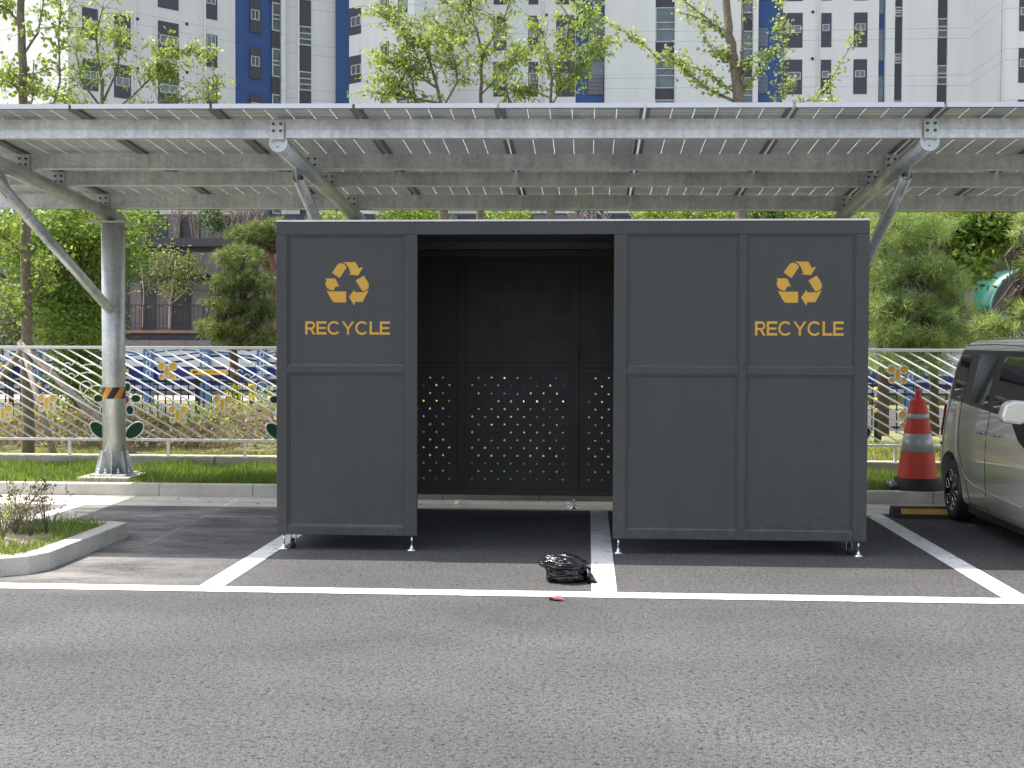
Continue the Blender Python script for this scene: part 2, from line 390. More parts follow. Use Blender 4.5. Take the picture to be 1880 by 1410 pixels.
# ------------------------------------------------------------------ solar canopy
SL, TL = -.07, -.006
def cz(X, Y, dz=0): return 3.425 + SL*(Y-10.15) + TL*(X+.6) + dz       # top of the purlins
can = thing('solar_canopy', 'galvanised steel car park canopy with solar panels over the recycling booth', 'solar canopy', (-5.25, 13.6, 0))
CX0, CX1 = -6.52, 8.3
def purlin(Y, h):
    m = MB(); c = lambda x, y, z: (x, Y+y, cz(x, Y+y)+z)
    m.box(CX0, CX1, -.006, 0, -h, 0, c); m.box(CX0, CX1, .0, .06, -.006, 0, c); m.box(CX0, CX1, .0, .065, -h, -h+.006, c)
    m.box(CX0, CX1, -.012, -.006, -h, -h+.012, c)
    return m.build('purlin', GALV, can)
def purlin_front(Y, h):
    # sigma profile: upright web with a bright outward flange at its foot
    m = MB(); prof = [(0, 0), (0, -.085), (.03, -.085), (.03, -h), (.07, -h), (.07, -h+.005), (.036, -h+.005), (.036, -.08), (.008, -.08), (.008, 0)]
    m.prism(prof, lambda a, b, x: (x, Y+a, cz(x, Y)+b), CX0, CX1); p = m.build('purlin', GALV, can)
    m = MB(); m.prism([(-.004, -.086), (-.006, -h), (.02, -h), (.02, -.086)], lambda a, b, x: (x, Y+a, cz(x, Y)+b), CX0, CX1)
    m.build('polished_lip', m_galv('galvanised_lip', (.60, .61, .62), .8, .4), p); return p
PY = [10.15, 11.42, 12.2, 13.35]
purlin_front(PY[0], .155); purlin(PY[1], .135); purlin(PY[2], .133); purlin(PY[3], .15)
def m_cells():
    k = N('solar_cells'); P = k.coord('World'); s = k.sep(P)
    fy = k.math('FRACT', k.math('DIVIDE', s[1], .0915)); f2 = k.math('FRACT', k.math('DIVIDE', s[1], .0305))
    c = k.ramp(k.noise(1.5, 3, .5, P), [(.3, (.43, .44, .445)), (.7, (.52, .53, .535))])
    c = k.mix(1, c, k.ramp(fy, [(0, .42), (.09, .46), (.13, 1)]), 'MULTIPLY'); c = k.mix(1, c, k.ramp(f2, [(0, .82), (.2, .86), (.3, 1)]), 'MULTIPLY')
    k.base(c, .3, 0, .5)
    t = k.n('ShaderNodeBsdfTranslucent'); k.l(c, t.inputs[0])
    ms = k.n('ShaderNodeMixShader'); ms.inputs[0].default_value = .26
    k.l(k.b.outputs[0], ms.inputs[1]); k.l(t.outputs[0], ms.inputs[2]); k.l(ms.outputs[0], k.out.inputs[0]); return k.m
CELL = m_cells()
def m_gap():
    k = N('cell_gap_glass'); k.base((.8, .8, .78), .3)
    t = k.n('ShaderNodeBsdfTranslucent'); t.inputs[0].default_value = (.9, .9, .88, 1)
    ms = k.n('ShaderNodeMixShader'); ms.inputs[0].default_value = .75
    k.l(k.b.outputs[0], ms.inputs[1]); k.l(t.outputs[0], ms.inputs[2]); k.l(ms.outputs[0], k.out.inputs[0]); return k.m
GAPM = m_gap(); ALU = simple('anodised_aluminium', (.62, .63, .66), .35, .5, var=.04); ALUD = simple('frame_painted_shade', (.16, .16, .16), .5, .3, var=.05)  # one aluminium frame: shaded members coloured darker, lit front edge left bright
rows = [(9.815, 12.05), (12.07, 14.3)]
x = -.708-1.142*5
while x < 7.2:
    xa, xb = x+.011, x+1.142-.011
    for (ya, yb) in rows:
        c = lambda X, Y, z: (X, Y, cz(X, Y)+z)
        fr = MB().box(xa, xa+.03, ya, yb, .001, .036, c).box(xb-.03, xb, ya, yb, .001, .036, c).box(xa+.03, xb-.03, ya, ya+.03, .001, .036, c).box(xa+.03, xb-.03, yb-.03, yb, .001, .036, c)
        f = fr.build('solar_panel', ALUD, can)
        if ya < 10: MB().box(xa, xb, ya-.004, ya-.0005, .0, .037, c).build('front_frame_edge', ALU, f)
        g = MB(); g.cur = 0
        wd = (xb-xa-.06)/6
        for i in range(6):
            g.cur = 0; g.box(xa+.03+i*wd+.003, xa+.03+(i+1)*wd-.003, ya+.03, yb-.03, .026, .032, c)
            if i: g.cur = 1; g.box(xa+.03+i*wd-.003, xa+.03+i*wd+.003, ya+.03, yb-.03, .026, .031, c)
        g.build('solar_cells', [CELL, GAPM], f)
        if ya < 10: MB().box(xa+.40, xa+.62, 10.33, 10.43, -.05, .02, c).path([c(xa+.45, 10.36, -.04), c(xa+.5, 10.36, -.075), c(xa+.56, 10.36, -.04)], .008, 6).build('junction_box', BLACK, f)
    x += 1.142
for gx in [CX0+.5+1.142*i for i in range(0)]: pass
COLX = [-5.25, -2.535, 2.69]
def tz(X, Y): return 3.235 + SL*(Y-10.18) + TL*(X+.6)*.7
for ci, X in enumerate(COLX):
    colm = MB().path([(X, 13.6, .17), (X, 13.6, 2.93)], .125, 40).build('column', GALVC, can)
    bp = MB().box(X-.21, X+.21, 13.39, 13.81, .15, .175); bp.build('base_plate', GALVC, colm, bevel=.003)
    MB().box(X-.31, X+.27, 13.3, 13.9, .08, .15).build('concrete_pad', GUTT, colm, bevel=.01)
    for k in range(8):
        a = k*pi/4+.2; dx, dy = cos(a), sin(a); px_, py_ = -dy*.005, dx*.005
        m = MB(); pts = [(.124, .175), (.205, .175), (.205, .2), (.15, .42), (.124, .42)]
        m.prism(pts, lambda r_, z_, t_: (X+dx*r_-dy*t_, 13.6+dy*r_+dx*t_, z_), -.005, .005)
        m.build('gusset', GALVC, colm)
        a2 = a+pi/8
        MB().path([(X+cos(a2)*.175, 13.6+sin(a2)*.175, .175), (X+cos(a2)*.175, 13.6+sin(a2)*.175, .235)], .011, 8).path([(X+cos(a2)*.175, 13.6+sin(a2)*.175, .176), (X+cos(a2)*.175, 13.6+sin(a2)*.175, .2)], .022, 6).build('anchor_bolt', STEEL, colm)
    MB().box(X-.2, X+.2, 13.4, 13.8, 2.93, 2.945).build('cap_plate', GALVC, colm)
    MB().path([(X, 13.6, 2.945), (X, 13.6, tz(X, 13.6))], .07, 20).build('neck', GALVD, colm)
    # hazard tape: slanted bands wrapped round the column
    m = MB(); zb, zt = 1.0, 1.125; n = 10
    for k in range(n*6):
        a0, a1 = 2*pi*k/(n*6), 2*pi*(k+1)/(n*6); m.cur = 1 if (k//6) % 2 else 0; sh = .62; R = .127
        vs = [];
        for j in range(5):
            q = j/4; z = zb+(zt-zb)*q
            for a in (a0, a1): vs.append((X+R*cos(a+sh*q), 13.6+R*sin(a+sh*q), z))
        m.smooth = True; m.add(vs, [(2*j, 2*j+1, 2*j+3, 2*j+2) for j in range(4)])
    m.build('hazard_tape', [simple('tape_orange', (.62, .25, .03), .4), BLACK], colm)
    # rafter tube
    rt = MB().path([(X, 10.17, tz(X, 10.17)), (X, 13.82, tz(X, 13.82))], .07, 32).build('rafter_tube', GALVD, can)
    m = MB().path([(X, 10.145, tz(X, 10.15)), (X, 10.17, tz(X, 10.17))], .077, 32)
    m.build('end_cap', simple('cap_zinc', (.62, .66, .70), .5, .3), rt)
    for dx_, dz_, r_ in ((-.005, -.035, .006), (.04, .005, .004), (-.04, .005, .004)): MB().path([(X+dx_, 10.139, tz(X, 10.15)+dz_), (X+dx_, 10.146, tz(X, 10.15)+dz_)], r_, 8).build('vent_hole', BLACK, rt)
    for i, Y in enumerate(PY):
        yo = Y-(.034 if i == 0 else .02)
        xo = X+(-.0 if i == 0 else .0)
        br = MB(); top = cz(X, Y)-.012; w2 = .055 if i == 0 else .062
        br.box(xo-w2, xo+w2, yo-.008, yo, tz(X, Y)+.02, top); b = br.build('bracket_plate', GALV, rt)
        for sx in (-1, 1):
            for sz in (0, 1):
                MB().path([(xo+sx*.03, yo-.008, top-.035-.055*sz), (xo+sx*.03, yo-.02, top-.035-.055*sz)], .012, 6).path([(xo+sx*.03, yo-.02, top-.035-.055*sz), (xo+sx*.03, yo-.03, top-.035-.055*sz)], .006, 6).build('bolt', simple('bolt_dark', (.12, .12, .12), .5, .5), b)
    # brace: open tube end hung under the rafter by a fork plate
    A = Vector((X, 10.85, 3.055)); B = Vector((X, 13.5, 1.98)); d = (B-A).normalized()
    o = MB(); n = 28; up = Vector((1, 0, 0)); b2 = d.cross(up)
    rings = [(A, .052), (B, .052)]; vs = []
    for P_, R in ((B, .052), (A, .052), (A, .046), (A+d*.25, .046)): vs += [P_+(up*cos(2*pi*k/n)+b2*sin(2*pi*k/n))*R for k in range(n)]
    o.smooth = True; o.add(vs, [(i*n+k, i*n+(k+1) % n, (i+1)*n+(k+1) % n, (i+1)*n+k) for i in range(3) for k in range(n)])
    o.smooth = False; o.add(vs[3*n:], [tuple(range(n))])
    bo = o.build('brace_tube', GALVD, can)
    MB().prism([(10.78, 3.03), (11.05, 2.90), (11.12, 3.02), (11.0, tz(X, 11)-.06), (10.74, tz(X, 10.74)-.06)], lambda y_, z_, t_: (X+t_, y_, z_), -.006, .006).build('fork_plate', GALVD, bo)
    MB().path([(X-.035, 10.86, 3.03), (X+.035, 10.86, 3.03)], .012, 8).build('bolt', STEEL, bo)

# ------------------------------------------------------------------ recycling booth
BX0, BX1, BY0, BY1, BZ0, BZ1 = -2.415, 2.112, 9.6, 12.28, .117, 2.545
booth = thing('recycling_booth', 'dark grey steel recycling booth with wide open doorway and yellow recycling signs', 'recycling booth', (-.15, 10.9, 0))
def fb(m, x0, x1, z0, z1, y0=BY0, y1=BY0+.05): return m.box(x0, x1, y0, y1, z0, z1)
fr = MB()
fb(fr, BX0, BX1, 2.445, BZ1)                                        # head beam
fb(fr, BX0, BX0+.082, BZ0, 2.445); fb(fr, -1.412, -1.316, BZ0, 2.445)   # posts
fb(fr, .195, .292, BZ0, 2.445); fb(fr, 1.142, 1.198, .18, 2.445); fb(fr, 2.012, BX1, BZ0, 2.445)
fb(fr, BX0+.082, -1.412, BZ0, .182); fb(fr, .292, 2.012, BZ0, .18)
fb(fr, BX0+.082, -1.412, 1.378, 1.43); fb(fr, .292, 1.142, 1.378, 1.43); fb(fr, 1.198, 2.012, 1.378, 1.43)
fr.build('front_frame', BOOTH, booth, bevel=.004)
bf = MB(); bx = [(BX0, BX0+.08), (-1.275, -1.2), (-.175, -.085), (1.0, 1.06), (BX1-.08, BX1)]
bf.box(BX0, BX1, BY1-.05, BY1, BZ1-.13, BZ1); bf.box(BX0, BX1, BY1-.05, BY1, .13, .19)
for a, b in bx: bf.box(a, b, BY1-.05, BY1, .19, BZ1-.13)
for (a, b), (c, d) in zip(bx[:-1], bx[1:]): bf.box(b, c, BY1-.05, BY1, 1.38, 1.43)
bf.build('back_frame', BOOTH, booth, bevel=.004)
for s_, X in ((1, BX0), (-1, BX1)):
    m = MB(); X2 = X+s_*.05; a, b = min(X, X2), max(X, X2)
    m.box(a, b, BY0+.05, BY1-.05, BZ1-.1, BZ1); m.box(a, b, BY0+.05, BY1-.05, BZ0, .18); m.box(a, b, BY0+.05, BY1-.05, 1.378, 1.43); m.box(a, b, 10.9, 10.95, .18, 1.378); m.box(a, b, 10.9, 10.95, 1.43, BZ1-.1)
    m.build('side_frame', BOOTH, booth, bevel=.004)
    for y0, y1 in ((BY0+.05, 10.9), (10.95, BY1-.05)):
        for z0, z1 in ((.18, 1.378), (1.43, BZ1-.1)): MB().box(X+s_*.02-.001, X+s_*.02+.001, y0, y1, z0, z1).build('side_panel', BOOTH, booth)
m = MB()
m.box(BX0+.05, BX1-.05, BY0+.05, BY1-.05, BZ1-.08, BZ1-.07)
m.box(BX0+.05, BX1-.05, 10.5, 10.55, BZ1-.14, BZ1-.081); m.box(BX0+.05, BX1-.05, 11.4, 11.45, BZ1-.14, BZ1-.081)
m.build('roof_joist', BOOTH, booth)
rf = MB(); rf.box(BX0, BX1, BY0-.004, BY1, BZ1+.001, BZ1+.014); rf.build('roof_sheet', BOOTHT, booth)
m = MB()
for x in (-1.35, -.1, .95, 1.85): m.lathe((x, BY0+.12, BZ1+.01), [(0, .012), (.04, .012), (.045, 0)], 16)
m.build('roof_fixing', BOOTHT, booth)
for x0, x1 in ((BX0+.082, -1.412), (.292, 1.142), (1.198, 2.012)):
    for z0, z1 in ((.182, 1.378), (1.43, 2.445)):
        p = MB().box(x0, x1, BY0+.018, BY0+.022, z0, z1).build('panel', BOOTH, booth)
        g = .013; e = MB()
        for a, b, c, d in ((x0, x1, z1-g, z1), (x0, x0+g, z0+g, z1-g), (x1-g, x1, z0+g, z1-g)): e.box(a, b, BY0+.008, BY0+.0175, c, d)
        e.prism([(BY0+.001, z0+.0005), (BY0+.0175, z0+.0005), (BY0+.0175, z0+.02), (BY0+.015, z0+.02)], lambda p_, q_, t_: (t_, p_, q_), x0, x1)
        e.build('glazing_bead', BOOTH, p, bevel=.003)
# back panels: plain above, perforated below
for i, ((a, x0), (x1, b)) in enumerate(zip(bx[:-1], bx[1:])):
    MB().box(x0, x1, BY1-.03, BY1-.026, 1.43, BZ1-.13).build('back_panel', BOOTH, booth)
    m = MB(); z0, z1 = .19, 1.38; yb = BY1-.03; bw, bh, R = .1275, .0765, .0102
    ox = .0; oz = .025
    nx = int((x1-x0-2*ox)/bw); nz = int((z1-z0-2*oz)/bh); gx = x0+(x1-x0-nx*bw)/2; gz = z0+(z1-z0-nz*bh)/2
    Q = lambda a_, b_, c_, d_: m.add([(a_, yb, c_), (b_, yb, c_), (b_, yb, d_), (a_, yb, d_)], [(0, 1, 2, 3)])
    Q(x0, x1, z0, gz); Q(x0, x1, gz+nz*bh, z1); Q(x0, gx, gz, gz+nz*bh); Q(gx+nx*bw, x1, gz, gz+nz*bh)
    for r_ in range(nz):
        st = 0
        if r_ % 2: Q(gx, gx+bw/2, gz+r_*bh, gz+(r_+1)*bh); Q(gx+nx*bw-bw/2, gx+nx*bw, gz+r_*bh, gz+(r_+1)*bh)
        for c_ in range(nx-(r_ % 2)):
            u0 = gx+c_*bw+(bw/2 if r_ % 2 else 0); v0 = gz+r_*bh; cx_, cz_ = u0+bw/2, v0+bh/2
            outer = [(u0+bw, cz_), (u0+bw, v0+bh), (cx_, v0+bh), (u0, v0+bh), (u0, cz_), (u0, v0), (cx_, v0), (u0+bw, v0)]
            inner = [(cx_+R*cos(k*pi/4), cz_+R*sin(k*pi/4)) for k in range(8)]
            m.add([(p, yb, q) for p, q in outer]+[(p, yb, q) for p, q in inner], [(k, (k+1) % 8, 8+(k+1) % 8, 8+k) for k in range(8)])
    m.build('perforated_panel', BOOTH, booth)
# recycling symbol and lettering
SYM = [[(668, 280), (730, 190), (750, 170), (775, 160), (803, 165), (832, 182), (852, 212), (765, 345)],
       [(800, 147), (965, 148), (1003, 225), (1058, 208), (995, 312), (872, 300), (904, 287), (872, 208), (842, 170)],
       [(965, 375), (1065, 315), (1120, 402), (1129, 440), (1120, 470), (1095, 494), (1050, 508)],
       [(880, 578), (945, 488), (951, 518), (1060, 518), (1100, 506), (1127, 484), (1110, 530), (1050, 638), (955, 638), (947, 682)],
       [(580, 350), (710, 350), (760, 452), (728, 444), (705, 462), (690, 498), (650, 495), (612, 470), (590, 438), (587, 402), (602, 372)],
       [(600, 497), (640, 510), (845, 510), (845, 645), (690, 645), (655, 600)]]
def ear(m, pts, fn, t0, t1):
    from mathutils.geometry import tessellate_polygon
    tris = tessellate_polygon([[Vector((a, b, 0)) for a, b in pts]]); n = len(pts)
    m.add([fn(a, b, t0) for a, b in pts]+[fn(a, b, t1) for a, b in pts], [tuple(t) for t in tris]+[tuple(n+i for i in t) for t in tris]+[(i, i+n, (i+1) % n+n, (i+1) % n) for i in range(n)])
def arc(cx, cy, r, a0, a1, n=14): return [(cx+r*cos(radians(a0+(a1-a0)*i/n)), cy+r*sin(radians(a0+(a1-a0)*i/n))) for i in range(n+1)]
def ring(cx, cy, R, r, a0, a1, n=16): return arc(cx, cy, R, a0, a1, n)+arc(cx, cy, r, a1, a0, n)
T = .178
GL = {'E': (.78, [[(0, 0), (.78, 0), (.78, T), (T, T), (T, .42), (.72, .42), (.72, .57), (T, .57), (T, 1-T), (.78, 1-T), (.78, 1), (0, 1)]]),
      'L': (.70, [[(0, 0), (.74, 0), (.74, T), (T, T), (T, 1), (0, 1)]]),
      'Y': (.98, [[(.41, 0), (.57, 0), (.57, .42), (.98, 1), (.80, 1), (.49, .56), (.18, 1), (0, 1), (.41, .42)]]),
      'C': (1.0, [ring(.5, .5, .52, .36, 42, 318, 30)]),
      'R': (.78, [[(0, 0), (T, 0), (T, 1), (0, 1)], [(T, 1-T), (.46, 1-T), (.46, 1), (T, 1)], ring(.46, .69, .31, .155, -90, 90, 14), [(T, .38), (.46, .38), (.46, .535), (T, .535)], [(.36, .39), (.55, .39), (.80, 0), (.60, 0)]])}
def sign(px, py, x_l, x_r, z_b, h):
    # px,py: centre of the symbol measured on the panel face
    yy = BY0+.018; s = MB(); k = 1/6.714/238.0
    for poly in SYM: ear(s, poly, lambda a, b, t: (px+(a-855)*k, yy-t, py-(b-415)*k), .0008, .0022)
    p = s.build('recycling_symbol', YEL, booth)
    tx = MB(); word = 'RECYCLE'; gap = .09; total = sum(GL[c][0] for c in word)+gap*(len(word)-1); sc = (x_r-x_l)/total; u = 0
    for c in word:
        for poly in GL[c][1]: ear(tx, poly, lambda a, b, t: (x_l+(u+a)*sc, yy-t, z_b+b*h), .0008, .0022)
        u += GL[c][0]+gap
    tx.build('lettering', YEL, booth)
c1 = at(637, 521, BY0+.018); c2 = at(1467, 521, BY0+.018)
l1, r1 = at(560.5, 614, BY0+.018), at(716, 614, BY0+.018); l2, r2 = at(1386, 616, BY0+.018), at(1549, 616, BY0+.018)
sign(c1.x, c1.z, l1.x, r1.x, l1.z, .102); sign(c2.x, c2.z, l2.x, r2.x, l2.z, .108)
# levelling feet and castors
def foot(x, y):
    m = MB(); m.path([(x, y, .02), (x, y, .135)], .0075, 12); m.lathe((x, y, .0), [(0, .0), (.042, .0), (.042, .006), (.02, .016), (.013, .03), (.011, .04), (0, .04)], 24)
    m.build('levelling_foot', STEEL, booth, bevel=0)
for x, y in ((-2.365, 9.63), (-1.36, 9.63), (.24, 9.63), (2.06, 9.63), (-.13, 12.24), (-2.36, 12.24), (2.06, 12.24)): foot(x, y)
def castor(x, y):
    m = MB(); m.box(x-.025, x+.025, y-.03, y+.03, .112, .118); m.box(x-.022, x-.018, y-.018, y+.022, .04, .112); m.box(x+.018, x+.022, y-.018, y+.022, .04, .112)
    p = m.build('castor', STEEL, booth); MB().path([(x-.014, y, .042), (x+.014, y, .042)], .04, 24).build('castor_wheel', RUBBER, p)
for x, y in ((-2.3, 9.66), (2.0, 9.7), (-2.3, 12.2), (2.0, 12.2)): castor(x, y)

# ------------------------------------------------------------------ low wall and ornamental fence
tag(MB().box(-20, 20, 14.86, 15.12, -.02, .25).build('low_wall', WALLC, bevel=.01), 'long low pale concrete wall behind the turf under the white fence', 'low wall')
FY = 14.95
fence = thing('ornamental_fence', 'white metal fence with slanting bars, green flowers and yellow butterflies on low wall', 'fence', (-5.72, FY, .25))
fx0, fx1 = -14, 12
MB().box(fx0, fx1, FY-.02, FY+.02, 1.545, 1.58).build('top_rail', WHITEM, fence, bevel=.004)
MB().box(fx0, fx1, FY-.018, FY+.018, .425, .455).build('bottom_rail', WHITEM, fence, bevel=.004)
PER = 2.178; F0 = -5.72
infill = MB(); x = fx0
k0 = int((fx0-F0)/.198)
for k in range(k0, int((fx1+2-F0)/.198)):
    xb = F0-.28+k*.198; xt = xb-1.09/.565; zb, zt = .455, 1.545
    if xb > fx1: t = (xb-fx1)/(xb-xt); zb = zb+(zt-zb)*t; xb = fx1
    if xt < fx0: t = (xb-fx0)/(xb-xt); zt = zb+(zt-zb)*t; xt = fx0
    if zt-zb > .05: infill.tube((xb, FY, zb), (xt, FY, zt), .0105, n=8)
infill.build('bar_infill', WHITEM, fence)
def ellipse(cx, cz_, rx, rz, rot=0, n=28):
    r0 = radians(rot); return [(cx+rx*cos(t)*cos(r0)-rz*sin(t)*sin(r0), cz_+rx*cos(t)*sin(r0)+rz*sin(t)*cos(r0)) for t in [2*pi*i/n for i in range(n)]]
def plate(name, pts, mat, par, y=FY-.022, rim=.0085):
    o = MB().prism(pts, lambda a, b, t: (a, t, b), y-.006, y+.004).build(name, mat, par)
    loop = [(a, y-.006, b) for a, b in pts]; loop.append(loop[0])
    MB().path(loop, rim, 8, cap=False).build('rim', WHITEM, o); return o
Wc = lambda x_, y_, f0: (f0+x_/946., 1.555-(y_-115)/946.)
def flower(f0):
    for nm, cx, cy, rx, ry, rot in (('petal', -222, 697, .061, .05, 0), ('petal', 220, 695, .061, .05, 0), ('petal', 123, 565, .04, .058, 0), ('petal', -123, 565, .04, .058, 0), ('petal', 150, 828, .05, .062, 12), ('petal', -152, 828, .05, .062, -12), ('leaf', 203, 1062, .135, .08, 40), ('leaf', -215, 1062, .135, .08, -40)):
        a, b = Wc(cx, cy, f0); plate(nm, ellipse(a, b, rx, ry, rot), DGREEN, fence)
    a, b = Wc(0, 708, f0); plate('flower_centre', ellipse(a, b, .16, .094), RED, fence, FY-.03)
    m = MB()
    def crv(pts):
        q = [Wc(*p, f0) for p in pts]; m.path([(a_, FY-.01, b_) for a_, b_ in q], .008, 8)
    A = lambda cx, cy, r, a0, a1, ry=None: [(cx+r*cos(radians(a0+(a1-a0)*i/14)), cy-(ry or r)*sin(radians(a0+(a1-a0)*i/14))) for i in range(15)]
    crv(A(-737, 398, 57, 215, -15)); crv(A(-636, 400, 40, 140, 10)); crv(A(-548, 450, 42, 150, 20)); crv(A(-590, 330, 42, 150, 20)); crv(A(-490, 330, 50, 165, 0))
    crv([(-440, 335), (-390, 310), (-330, 302), (-260, 310), (-200, 330), (-150, 362)]); crv([(-515, 457), (-460, 422), (-400, 401), (-340, 395), (-270, 408), (-210, 440), (-157, 495)])
    crv(A(-372, 572, 72, 235, -20, 76)); crv([(-407, 665), (-385, 620), (-340, 578), (-290, 553), (-230, 545), (-150, 562)])
    crv([(-415, 660), (-300, 760), (-200, 810)]); m.build('scrollwork', WHITEM, fence)
    m = MB(); crv([(0, 790), (0, 1150)]); m.build('flower_stem', WHITEM, fence)
def butterfly(cx, cy, f0):
    a, b = Wc(cx, cy, f0); p = plate('butterfly', ellipse(a, b, .032, .08), OCHRE, fence, FY-.034, .0075)
    for dx, dy, r in ((-66, -62, .046), (72, -62, .047), (-62, 54, .034), (66, 58, .035)):
        u_, v_ = Wc(cx+dx, cy+dy, f0); plate('wing', ellipse(u_, v_, r, r*1.02), OCHRE, p, FY-.03, .0075)
    m = MB()
    for s_ in (-1, 1): m.path([(a+s_*.004, FY-.034, b+.075), (a+s_*.025, FY-.034, b+.115), (a+s_*.062, FY-.034, b+.14)], .005, 6)
    m.build('antenna', WHITEM, p)
for j in range(-2, 7):
    f0 = F0+PER*j
    flower(f0)
    for bx_, by_ in ((577+14, 385), (715, 885), (1237, 762)): butterfly(bx_, by_, f0)
    for q in (-.61, .62): MB().box(f0+q-.015, f0+q+.015, FY-.015, FY+.015, .25, .425).build('post', WHITEM, fence)

# ------------------------------------------------------------------ traffic cone, wheel stop, bag, litter
cone = thing('traffic_cone', 'tall red traffic cone with silver bands on black base beside the car', 'traffic cone', (3.42, 13.22, .12))
CXc, CYc, CZ = 3.42, 13.22, .12
REDC = simple('cone_red', (.66, .065, .035), .55, var=.1); SILV = simple('reflective_band', (.50, .50, .50), .35, .2, var=.1)
def cr(z): return .205-(z-.12)*.148
prof = [(cr(.1), .1)]+[(cr(z), z) for z in (.12, .3, .5, .7, .86)]+[(.075, .885), (.085, .9), (.078, .925), (.045, .95), (.032, .97), (.03, 1.0), (.034, 1.02), (.03, 1.035), (0, 1.04)]
MB().lathe((CXc, CYc, CZ), prof, 48).build('cone_body', REDC, cone)
for z0, z1 in ((.395, .585), (.735, .79)): MB().lathe((CXc, CYc, CZ), [(cr(z0), z0), (cr(z0)+.003, z0), (cr(z1)+.003, z1), (cr(z1), z1)], 48).build('reflective_band', SILV, cone)
m = MB(); m.smooth = True; m.lathe((CXc, CYc, CZ), [(0, 0), (.3, 0), (.3, .03), (.27, .05), (.225, .125), (.19, .13), (0, .13)], 40); m.build('cone_base', RUBBER, cone)
m = MB(); pr = []
for i in range(90):
    a = rnd.uniform(0, 2*pi); b = rnd.uniform(0, pi/2); r = .055*rnd.uniform(.4, 1.1); c = Vector((3.13+r*cos(a)*cos(b), 13.1+r*sin(a)*cos(b), .17+r*sin(b)))
    m.add([c+Vector((rnd.uniform(-.02, .02), rnd.uniform(-.02, .02), rnd.uniform(-.02, .02))) for _ in range(3)], [(0, 1, 2)])
tag(m.build('plastic_scrap', simple('clear_plastic', (.6, .62, .6), .25)), 'crumpled piece of pale plastic in the grass against the cone base', 'litter')
ws = thing('wheel_stop', 'black rubber wheel stop with yellow stripe behind the car wheel', 'wheel stop', (3.2, 11.95, 0))
MB().prism([(11.86, 0), (12.06, 0), (12.03, .09), (12.0, .1), (11.92, .1), (11.89, .09)], lambda y_, z_, t_: (t_, y_, z_), 2.86, 3.62).build('stop_body', RUBBER, ws, bevel=.006)
MB().prism([(11.878, .035), (11.887, .085), (11.882, .086), (11.872, .036)], lambda y_, z_, t_: (t_, y_, z_), 2.93, 3.55).build('yellow_stripe', simple('stripe_yellow', (.62, .32, .03), .5), ws)

def lump(c, r, seed, amp=.35, sub=5, flat=0):
    from mathutils import noise as nz
    bm = bmesh.new(); bmesh.ops.create_icosphere(bm, subdivisions=sub, radius=1)
    for v in bm.verts:
        p = v.co.copy(); q = p*1.6+Vector((seed, 0, 0))
        d = nz.noise(q)*amp; w_ = abs(nz.noise(Vector((p.x*1.2, p.y*2, p.z*4))+Vector((0, seed, 3))))*.30+abs(nz.noise(Vector((p.x*2.5+p.z*3, p.y*4, p.z*8))+Vector((seed, 1, 0))))*.10
        p = p*(1+d-w_); v.co = Vector((c[0]+p.x*r[0], c[1]+p.y*r[1], max(c[2]+p.z*r[2], .003)))
    m = MB(); m.smooth = True; m.add([v.co.copy() for v in bm.verts], [tuple(v.index for v in f.verts) for f in bm.faces]); bm.free(); return m
k = N('black_plastic_film'); k.base((.008, .008, .009), .22, 0, .6); k.bump(k.noise(16, 3, .5, k.coord('World'), 1.5), .015, .4); BAGM = k.m
bag = thing('rubbish_bag', 'crumpled glossy black plastic bag lying on the asphalt left of the white line', 'bag', (-.16, 8.45, 0))
m = lump((-.135, 8.45, .065), (.165, .13, .085), 3.3, .25); m2 = lump((-.165, 8.44, .125), (.165, .12, .062), 8.1, .22)
m.add([], []); b0 = len(m.v); m.v += m2.v; m.f += [tuple(b0+i for i in f) for f in m2.f]; m.mi += m2.mi; m.sm += m2.sm
m.prism([(0, .02), (.07, .004), (.0, .1)], lambda a, b, t: (.0+a-.0, 8.42+t, b), -.06, .05)
m.build('bag_film', BAGM, bag)
m = MB()
for (x_, z_) in ((-.235, .16), (-.175, .15), (-.12, .135)):
    m.path([(x_+.013*cos(t_), 8.335+.0, z_+.010*sin(t_)) for t_ in [2*pi*i/10 for i in range(11)]], .0018, 5, cap=False)
m.build('printed_ring', simple('print_grey', (.35, .35, .35), .5), bag)
m = MB(); q = [(-.245, 7.795), (-.2, 7.765), (-.15, 7.76), (-.155, 7.80), (-.19, 7.825), (-.23, 7.83)]
m.prism(q, lambda a, b, t: (a, b, t+.012*sin((a+.2)*60)+.012*cos(b*50)), .012, .016)
tag(m.build('red_wrapper', simple('red_foil', (.34, .09, .08), .45, var=.5, scale=60)), 'small flattened red wrapper on the asphalt just below the white line', 'litter')

# ------------------------------------------------------------------ parked car (rear end towards the fence)
car = thing('parked_car', 'pale grey boxy small car parked beside the booth, seen along its side', 'car', (4.13, 10.5, 0))
k = N('car_paint'); k.base((.62, .61, .57), .25, .4, .5); k.b.inputs['Coat Weight'].default_value = 1; k.b.inputs['Coat Roughness'].default_value = .04; PAINT = k.m
XC, YR = 4.13, 12.32
def interp(v, pts):
    for (a, b), (c, d) in zip(pts[:-1], pts[1:]):
        if v <= c: return b+(d-b)*max(0, (v-a)/(c-a))
    return pts[-1][1]
RP = [(.15, .08), (.25, .02), (.45, 0), (.62, 0), (.72, .05), (.85, .075), (1.05, .10), (1.25, .15), (1.45, .22), (1.6, .31), (1.66, .40), (1.7, .5)]
FP = [(.15, 3.5), (.3, 3.58), (.55, 3.6), (.75, 3.56), (.9, 3.45), (1.0, 3.25), (1.1, 3.1), (1.4, 2.75), (1.6, 2.45), (1.66, 2.2), (1.7, 1.9)]
